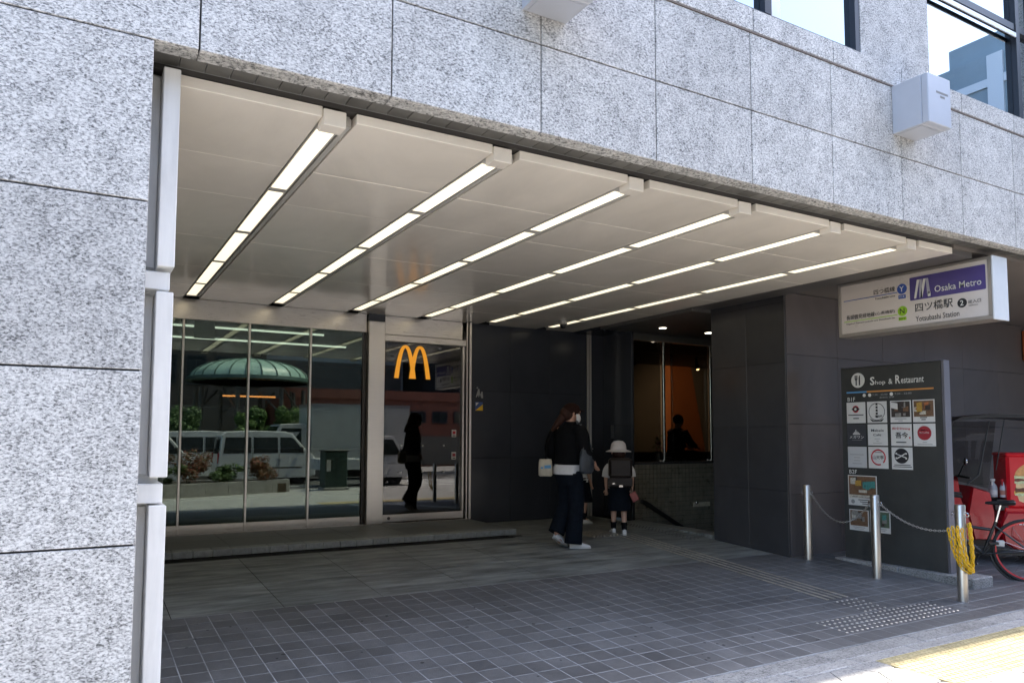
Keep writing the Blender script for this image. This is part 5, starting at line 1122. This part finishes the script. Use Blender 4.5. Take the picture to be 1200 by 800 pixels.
for k, (x, y, cm_, lb) in enumerate(((.47, .06, M_PAPER, 'white spray bottle standing on the scooter seat'), (.37, .09, M_RED, 'clear spray bottle with a red trigger on the scooter seat'))):
    z0 = .782 if x < .55 else .285
    z0 = .784
    b = thing('spray_bottle', lb, 'bottle', tr @ Vector((x, y, z0))); c = tr @ Vector((x, y, z0))
    P('bottle', MB().lathe([(.04, 0), (.042, .01), (.042, .11), (.03, .145), (.013, .17), (.013, .185)], c, 16), mat('bottle_haze', (.5, .52, .55), .3) if k else mat('bottle_pale', (.32, .33, .35), .35), b, True)
    P('trigger_head', MB().bbox(c.x-.045, c.x+.025, c.y-.014, c.y+.014, c.z+.186, c.z+.22, .006).bbox(c.x-.035, c.x-.02, c.y-.008, c.y+.008, c.z+.135, c.z+.187, .003), cm_, b); P('label_band', MB().lathe([(.0428, .03), (.0428, .085)], c, 16), mat('label_%d' % k, ((.5, .5, .5), (.45, .2, .15))[k], .5), b)
# ---------------------------------------------------------------- the street behind the camera (seen mirrored in the glass)
M_VAN = mat('white_car_paint', (.62, .62, .61), .3, coat=.5, noise=(2, .04)); M_VGL = mat('vehicle_glass', (.02, .025, .025), .08, spec=.8); M_TRUCK = mat('truck_panel', (.40, .40, .38), .45, noise=(2, .1)); M_HUBC = mat('hub_cap', (.35, .35, .36), .4, metal=.6)
M_AMB = mat('amber_lens', (.6, .22, .02), .3); M_LENS = mat('headlamp_lens', (.7, .7, .72), .1, spec=.8); M_PLATE = mat('licence_plate', (.65, .60, .2), .5)
def vwheel(par, x, y, r=.27, w_=.16, z=0.):
    t_ = Pl('wheel', MB().lathe([(r*.62, -w_/2), (r*.96, -w_/2), (r, -w_*.3), (r, w_*.3), (r*.96, w_/2), (r*.62, w_/2)], (x, y, r+z), 24, 'y'), M_RUBBER, par, True)
    Pl('hub_cap', MB().lathe([(r*.62, -w_*.42), (r*.3, -w_*.5), (0, -w_*.5)], (x, y, r+z), 18, 'y').lathe([(0, w_*.5), (r*.3, w_*.5), (r*.62, w_*.42)], (x, y, r+z), 18, 'y'), M_HUBC, t_, True)
def vbody(mb, prof, hw, belt, top_in=.10):
    """side profile with rounded edges whose upper part leans inwards"""
    zt = max(p[1] for p in prof); n = len(prof); vs = []; c = Vector((sum(p[0] for p in prof)/n, sum(p[1] for p in prof)/n))
    for s_, k in ((-1, .975), (-.93, 1), (.93, 1), (1, .975)):
        for x, z in prof:
            q = c+(Vector((x, z))-c)*k; lean = max(0, (q.y-belt)/(zt-belt))*top_in; vs.append((q.x, s_*(hw-lean)*1.0, q.y))
    return mb.add(vs, [(i*n+k, i*n+(k+1) % n, (i+1)*n+(k+1) % n, (i+1)*n+k) for i in range(3) for k in range(n)]+[tuple(range(n))[::-1], tuple(3*n+k for k in range(n))])
def kvan(x, y, hd, lb, cat='van', sc_=1.):
    """a boxy small van; local x forward, its front at x = 1.7"""
    v = thing('parked_van', lb, cat, (x, y, -.45), 'vans on the road opposite')
    prof = [(-1.68, .30), (-1.70, .75), (-1.66, 1.05), (-1.58, 1.78), (-1.45, 1.90), (-.6, 1.935), (.6, 1.91), (.86, 1.84), (1.42, 1.18), (1.62, 1.05), (1.70, .80), (1.69, .32), (1.5, .24), (-1.5, .24)]
    Pl('body', vbody(MB(), prof, .735, 1.0, .11), M_VAN, v, True, 28)
    def glass_(pts, nm):
        for s_ in (1, -1):
            vs = [(px, s_*(.738-max(0, (pz-1.0)/.935)*.11+.004), pz) for px, pz in pts]; Pl(nm, MB().add(vs, [tuple(range(len(vs)))]), M_VGL, v)
    glass_([(-1.52, 1.14), (-.58, 1.14), (-.58, 1.70), (-1.44, 1.70)], 'side_window'); glass_([(-.50, 1.14), (.34, 1.14), (.34, 1.70), (-.50, 1.70)], 'side_window'); glass_([(.42, 1.14), (1.30, 1.14), (.90, 1.66), (.80, 1.70), (.42, 1.70)], 'front_window')
    Pl('windscreen', MB().add([(.91, -.58, 1.80), (.91, .58, 1.80), (1.415, .66, 1.205), (1.415, -.66, 1.205)], [(0, 1, 2, 3)]), M_VGL, v); Pl('rear_window', MB().add([(-1.60, -.58, 1.72), (-1.60, .58, 1.72), (-1.668, .64, 1.12), (-1.668, -.64, 1.12)], [(0, 3, 2, 1)]), M_VGL, v)
    for s_ in (1, -1):
        sm_ = MB().box(-.545, -.535, s_*.733, s_*.741, .34, 1.72).box(.375, .385, s_*.733, s_*.741, .34, 1.12); Pl('door_seam', sm_, M_BLACK, v)
        Pl('door_handle', MB().bbox(-.46, -.34, s_*.735, s_*.76, 1.0, 1.03, .006), M_VAN, v); Pl('door_handle', MB().bbox(.43, .55, s_*.735, s_*.76, 1.0, 1.03, .006), M_VAN, v)
        Pl('door_mirror', MB().bbox(1.12, 1.22, s_*.74, s_*.86, 1.18, 1.36, .03), M_BLACK, v); Pl('headlamp', MB().sphere((1.66, s_*.52, .92), .13, 14, 8, .35, 1.0, .8), M_LENS, v, True); Pl('tail_lamp', MB().bbox(-1.70, -1.655, s_*.60, s_*.70, .78, 1.15, .015), M_RED, v)
        Pl('side_trim', MB().bbox(-1.2, 1.2, s_*.733, s_*.748, .60, .64, .004), M_BLACK, v)
        for x_ in (-1.12, 1.12): vwheel(v, x_, s_*.64)
    Pl('front_bumper', MB().bbox(1.62, 1.735, -.70, .70, .30, .60, .03), M_VAN, v); Pl('rear_bumper', MB().bbox(-1.75, -1.66, -.70, .70, .28, .48, .03), M_VAN, v); Pl('grille', MB().bbox(1.69, 1.71, -.35, .35, .74, .86, .01), M_BLACK, v); Pl('number_plate', MB().bbox(1.735, 1.745, -.16, .16, .40, .55, .003), M_PLATE, v)
    v.rotation_euler.z = hd; return v
kvan(5.95, -8.0, 0, 'white boxy van parked across the road behind a planter, seen in the shop glass')
kvan(1.75, -8.0, 0, 'second white van at the left, half hidden by the jamb in the shop glass')
kvan(3.6, -10.4, R(180), 'third van farther back in the road, facing the other way')
# box truck and small pickup
bt = thing('box_truck', 'grey box truck standing in the road, mirrored in the right-hand window pane', 'truck', (10.67, -9.9, -.45))
Pl('cargo_box', MB().bbox(-1.35, 2.75, -.95, .95, .75, 3.0, .03), M_TRUCK, bt); rb = MB()
for k in range(14): rb.box(-1.2+k*.29, -1.17+k*.29, .95, .957, .85, 2.9)
Pl('box_rib', rb, M_TRUCK, bt)['kind'] = 'stuff'; Pl('box_rail', MB().box(-1.36, 2.76, -.96, .962, 2.90, 3.02).box(-1.36, 2.76, -.96, .962, .72, .80), M_HUBC, bt)
Pl('chassis', MB().box(-1.3, 4.2, -.4, .4, .45, .7), M_BLACK, bt); Pl('cab', vbody(MB(), [(2.85, .45), (2.85, 2.15), (3.0, 2.25), (3.9, 2.2), (4.35, 1.35), (4.45, .95), (4.42, .42)], .9, 1.2, .08), M_TRUCK, bt, True, 28)
Pl('windscreen', MB().add([(3.95, -.74, 2.12), (3.95, .74, 2.12), (4.36, .84, 1.40), (4.36, -.84, 1.40)], [(0, 1, 2, 3)]), M_VGL, bt)
for s_ in (1, -1):
    Pl('side_window', MB().add([(3.1, s_*.872, 1.35), (4.15, s_*.880, 1.35), (3.85, s_*.835, 2.05), (3.1, s_*.835, 2.05)], [(0, 1, 2, 3)]), M_VGL, bt); Pl('headlamp', MB().sphere((4.4, s_*.65, .85), .12, 12, 8, .4, 1, .8), M_LENS, bt, True)
    for x_ in (-.5, 3.6): vwheel(bt, x_, s_*.8, .36, .22)
bt.rotation_euler.z = R(180)
kt = thing('small_pickup', 'small white pickup truck passing in front of the box truck, mirrored in the door', 'pickup', (8.95, -5.9, -.45))
Pl('cab', vbody(MB(), [(.30, .35), (.28, 1.65), (.42, 1.78), (.95, 1.76), (1.42, 1.08), (1.62, .98), (1.66, .40), (1.5, .28), (.4, .28)], .72, .98, .09), M_VAN, kt, True, 28); Pl('load_bed', MB().bbox(-1.66, .26, -.70, .70, .58, .66, .01).bbox(-1.66, .26, .66, .70, .66, .95, .008).bbox(-1.66, .26, -.70, -.66, .66, .95, .008).bbox(-1.66, -1.62, -.66, .66, .66, .95, .008), M_VAN, kt); Pl('chassis', MB().box(-1.6, 1.4, -.3, .3, .32, .56), M_BLACK, kt)
Pl('windscreen', MB().add([(.99, -.57, 1.70), (.99, .57, 1.70), (1.415, .66, 1.12), (1.415, -.66, 1.12)], [(0, 1, 2, 3)]), M_VGL, kt)
for s_ in (1, -1):
    Pl('side_window', MB().add([(.42, s_*.712, 1.10), (1.22, s_*.712, 1.10), (.92, s_*.648, 1.64), (.42, s_*.648, 1.64)], [(0, 1, 2, 3)]), M_VGL, kt); Pl('headlamp', MB().sphere((1.60, s_*.5, .82), .11, 12, 8, .4, 1, .8), M_LENS, kt, True); Pl('door_mirror', MB().bbox(1.15, 1.22, s_*.73, s_*.84, 1.15, 1.32, .02), M_BLACK, kt)
    for x_ in (-1.1, 1.0): vwheel(kt, x_, s_*.62)

# planter with shrubs beside the photographer
pt = thing('planter_wall', 'low curved pale stone planter kerb with shrubs, mirrored in the shop glass', 'planter', (3, -.5, -.25))
path = [(1.2, .35), (1.75, .12), (2.3, -.08), (2.9, -.28), (3.5, -.48), (4.1, -.66), (4.7, -.84), (5.2, -1.0), (5.25, -1.5), (4.6, -1.72), (3.6, -1.74), (2.4, -1.74), (1.25, -1.6), (1.1, -.8), (1.2, .35)]
for (xa, ya), (xb, yb) in zip(path, path[1:]):
    d = Vector((xb-xa, yb-ya, 0)).normalized(); nn = Vector((-d.y, d.x, 0)); a = Vector((xa, ya, -.3))+d*.004; b = Vector((xb, yb, -.3))-d*.004
    P('planter_stone', MB().prism([(0, 0), ((b-a).length, 0), ((b-a).length, .39), (0, .39)], a, d, (0, 0, 1), nn*-.14), M_PAVE, pt)
P('soil', MB().prism([(x*.95+.16, y*.86-.1) for x, y in path[:-1]], (0, 0, .0), (1, 0, 0), (0, 1, 0), (0, 0, -.25)), mat('soil', (.06, .045, .03), .95, noise=(20, .4)), pt)
def leafy(mb, c, r, n, size, rn):
    c = Vector(c)
    blobs = [(c+Vector((rn.gauss(0, .45)*r[0], rn.gauss(0, .45)*r[1], rn.uniform(-.5, .75)*r[2])), rn.uniform(.28, .5)) for _ in range(14)]
    for _ in range(n):
        b, k = rn.choice(blobs); d = Vector((rn.gauss(0, 1), rn.gauss(0, 1), rn.gauss(0, 1))).normalized(); p = b+Vector((d.x*r[0], d.y*r[1], d.z*r[2]))*k*rn.uniform(.6, 1.05)
        if p.z < c.z-r[2]: continue
        u = Vector((rn.gauss(0, 1), rn.gauss(0, 1), rn.gauss(0, .6))).normalized()*size*rn.uniform(.7, 1.3); w_ = u.cross(d).normalized()*size*.45
        mb.add([p-u, p+w_, p+u, p-w_], [(0, 1, 2, 3)])
    return mb
def leafmat(nm, c1, c2):
    m = mat(nm, c1, .55); t = m.node_tree; b = t.nodes['Principled BSDF']; g = t.nodes.new('ShaderNodeNewGeometry'); cr = t.nodes.new('ShaderNodeValToRGB'); cr.color_ramp.elements[0].color = (*c1, 1); cr.color_ramp.elements[1].color = (*c2, 1)
    t.links.new(g.outputs['Random Per Island'], cr.inputs[0]); t.links.new(cr.outputs[0], b.inputs['Base Color']); return m
LG = leafmat('leaf_green', (.035, .075, .02), (.11, .19, .05)); LR = leafmat('leaf_red_green', (.06, .09, .025), (.30, .07, .04)); LH = leafmat('hedge_green', (.045, .10, .02), (.14, .24, .05)); M_TRUNK = mat('bark', (.08, .06, .045), .9, noise=(15, .3))
rn = random.Random(11)
def shrub(x, y, z, r, n, m, lb, size=.035, cat='shrub', nm='shrub'):
    s_ = thing(nm, lb, cat, (x, y, z), 'shrubs in the planter')
    P('foliage', leafy(MB(), (x, y, z+r[2]), r, n, size, rn), m, s_)['kind'] = 'stuff'
    st_ = MB()
    for k in range(5): st_.tube([(x, y, z-.03), (x+rn.uniform(-.4, .4)*r[0], y+rn.uniform(-.4, .4)*r[1], z+r[2]*1.1)], [.012, .005], 6)
    P('stem', st_, M_TRUNK, s_)
shrub(1.7, -.55, 0, (.42, .42, .30), 2200, LG, 'low green shrub at the left end of the stone planter'); shrub(2.55, -.75, 0, (.42, .40, .46), 2400, LR, 'reddish shrub second from the left in the stone planter'); shrub(3.45, -1.0, 0, (.42, .40, .30), 2200, LG, 'low green shrub in the middle of the stone planter'); shrub(4.45, -1.15, 0, (.42, .36, .42), 2600, LR, 'tall red and green shrub at the right end of the planter')
# hedges on the median, kerb island
struct('median', MB().bbox(-40, 40, -12.9, -11.6, -.5, -.28, .02), M_KERB)
for k, (x, y, rx, rz, lb) in enumerate(((6.35, -12.2, .62, .85, 'round clipped green tree left of its twin before the domed pavilion'), (7.55, -12.2, .62, .85, 'round clipped green tree right of its twin before the domed pavilion'), (3.6, -12.3, .7, .8, 'dull green clipped tree at the left of the domed pavilion'), (.9, -12.3, 1.0, .75, 'wide dull hedge tree far left of the pavilion'))):
    s_ = thing('clipped_tree', lb, 'tree', (x, y, -.3), 'clipped trees on the median'); P('trunk', MB().tube([(x, y, -.3), (x+.03, y, .5), (x, y, 1.2)], [.08, .06, .04], 8), M_TRUNK, s_, True)
    P('crown', leafy(MB(), (x, y, 1.62), (rx, .7, rz), 5200, .06, rn), LH if k < 2 else LG, s_)['kind'] = 'stuff'
gb = thing('green_cabinet', 'dark green roadside utility cabinet with a small round emblem', 'cabinet', (6.5, -1.2, -.25)); P('casing', MB().bbox(6.18, 6.83, -1.5, -.95, -.25, .86, .02), mat('cabinet_green', (.03, .06, .05), .5, noise=(4, .1)), gb); P('plinth', MB().bbox(6.14, 6.87, -1.54, -.91, -.3, -.17, .01), M_KERB, gb); P('roof_lip', MB().bbox(6.15, 6.86, -1.53, -.92, .861, .90, .008), M_BLACK, gb); P('notice', MB().box(6.22, 6.34, -.949, -.945, .30, .62), M_PAPER, gb); P('door_seam', MB().box(6.50, 6.51, -.9495, -.9465, -.1, .8), M_BLACK, gb)
bl = thing('street_post', 'slim dark street post at the kerb, mirrored in the door', 'post', (11.3, -1.2, -.25)); P('post', MB().lathe([(.06, -.05), (.055, 1.0), (.045, 1.05), (0, 1.06)], (11.3, -1.2, -.25), 16), M_BLACK, bl, True); P('base', MB().lathe([(.1, 0), (.1, .03), (.06, .05)], (11.3, -1.2, -.25), 16), M_BLACK, bl, True)

# domed glass pavilion
dp = thing('domed_pavilion', 'pavilion with a ribbed green glass dome across the road, mirrored in the shop glass', 'pavilion', (7.15, -17.2, -.3))
dx, dy, dz, DR = 7.15, -17.2, 3.98, 2.72; M_DOME = mat('dome_glass', (.30, .43, .36), .3, spec=.6, noise=(1.5, .12)); M_RIB = mat('dome_rib', (.05, .09, .07), .45); M_PAV = mat('pavilion_steel', (.10, .09, .075), .6)
NP = 24
def dpt(k, j, r_=1.): a = 2*math.pi*k/NP; t = j/6*R(88); q = DR*math.cos(t); return (dx+q*r_*math.cos(a), dy+q*r_*math.sin(a), dz+1.0*math.sin(t)*r_)
for k in range(NP):
    vs = [dpt(k+e_, j) for j in range(7) for e_ in (0, 1)]; P('dome_panel', MB().add(vs, [(2*j, 2*j+1, 2*j+3, 2*j+2) for j in range(6)]), M_DOME, dp, True)
    P('dome_rib', MB().tube([dpt(k, j, 1.005) for j in range(7)], .028, 5), M_RIB, dp)
P('ring_beam', MB().lathe([(DR+.06, -.16), (DR+.16, -.1), (DR+.12, .05), (DR, .07), (DR-.15, .0), (DR-.1, -.16)], (dx, dy, dz), 48), M_RIB, dp, True); P('finial', MB().lathe([(.12, 0), (.05, .1), (0, .2)], (dx, dy, dz+.99), 12), M_RIB, dp, True)
for k in range(8):
    a = 2*math.pi*(k+.5)/8; c_ = P('column', MB().lathe([(.12, -.3), (.1, 3.5)], (dx+2.5*math.cos(a), dy+2.5*math.sin(a), 0), 12), M_PAV, dp, True); P('brace', MB().tube([(dx+2.5*math.cos(a), dy+2.5*math.sin(a), 2.3), (dx+1.9*math.cos(a+.45), dy+1.9*math.sin(a+.45), 3.5)], .05, 6), M_PAV, c_)
P('lamp_bar', MB().box(5.6, 7.9, -15.2, -15.1, 3.05, 3.12), mat('orange_lamp', (.8, .3, .1), emit=(1, .35, .1), estr=1.2), dp)

# buildings opposite
def block(name, lb, x0, x1, y0, y1, h, m, nx, nz, z0=2.5, ww=.6, wh=.55, side=True, gm=M_VGL, fm=M_FRAME):
    b = thing(name, lb, 'building', ((x0+x1)/2, y1, -.3)); P('wall', MB().box(x0, x1, y0, y1, -.5, h), m, b); P('roof_parapet', MB().box(x0-.1, x1+.1, y1-.3, y1+.1, h, h+.5), m, b); P('shopfront_band', MB().box(x0+.2, x1-.2, y1, y1+.12, -.3, z0-.6), M_PAV, b)
    cx, cz = (x1-x0)/nx, (h-z0-.4)/nz
    fme = mesh_from(MB().box(-.06, cx*ww+.06, 0, .09, -.06, 0).box(-.06, cx*ww+.06, 0, .09, cz*wh, cz*wh+.06).box(-.06, 0, 0, .085, 0, cz*wh).box(cx*ww, cx*ww+.06, 0, .085, 0, cz*wh).box(cx*ww*.48, cx*ww*.52, 0, .08, 0, cz*wh), 'window', fm); pme = mesh_from(MB().box(0, cx*ww, .01, .04, 0, cz*wh), 'pane', gm)
    for i in range(nx):
        for j in range(nz):
            p_ = (x0+cx*(i+(1-ww)/2), y1+.002, z0+cz*(j+.2)); w_ = piece('window', fme, b, p_); piece('pane', pme, w_, (0, 0, 0)).location = (0, 0, 0)
    return b
M_BRN = mat('brown_facade', (.085, .065, .05), .8, noise=(.8, .15)); M_GRYB = mat('grey_facade', (.34, .35, .34), .8, noise=(.6, .1)); M_BRK = mat('brick_red_facade', (.20, .07, .045), .85, noise=(3, .2)); M_CRM = mat('cream_facade', (.42, .39, .33), .8, noise=(.5, .1)); M_DKB = mat('dark_facade', (.05, .052, .055), .7, noise=(.7, .15)); M_BLU = mat('blue_grey_facade', (.30, .38, .44), .5, noise=(.4, .1))
block('brown_building', 'dark brown building with small windows behind the domed pavilion', -4, 8.9, -34, -22, 17, M_BRN, 9, 5, 3.5)
block('grey_building', 'pale grey office block with rows of windows right of the brown building', 9.1, 18.5, -40, -26, 24, M_GRYB, 6, 8, 6.5, .62, .5)
block('brick_building', 'low brick red building standing in front of the grey office block', 9.2, 20, -24, -19, 3.3, M_BRK, 8, 1, 1.9)
block('cream_building', 'cream building at the far left across the road', -18, -4.2, -36, -20, 14, M_CRM, 8, 4, 3.5)
block('dark_building', 'tall dark building right of the grey office block', 20.2, 33, -40, -21, 22, M_DKB, 7, 7, 3.5)
bg_ = block('glass_office', 'blue-grey office block with a grid of pale bands, mirrored in the upper right window', 42, 64, -46, -4, 22, M_BLU, 8, 6, 4, .7, .6, fm=M_FRAMEL)
for k in range(7): P('pale_band', MB().box(41.90, 41.99, -45, -4.2, 4.0+k*2.7, 4.45+k*2.7), M_FRAMEL, bg_)
for k in range(9): P('pale_pier', MB().box(41.86, 41.995, -5.4-k*4.0, -4.6-k*4.0, 3.0, 21.9), M_FRAMEL, bg_)
P('plant_room', MB().box(43, 47, -16, -12.5, 22.4, 23.6), M_BLU, bg_)
lp = thing('lamp_post', 'slim pale lamp post in front of the grey office block', 'street lamp', (11.6, -13.4, -.3)); P('pole', MB().tube([(11.6, -13.4, -.3), (11.6, -13.4, 6.2)], [.08, .05], 10), M_FRAMEL, lp, True); P('arm', MB().tube([(11.6, -13.4, 6.1), (11.9, -12.9, 6.4), (12.2, -12.3, 6.45)], .035, 8), M_FRAMEL, lp, True); P('lamp_head', MB().bbox(12.05, 12.35, -12.5, -11.9, 6.40, 6.50, .03), M_FRAMEL, lp)
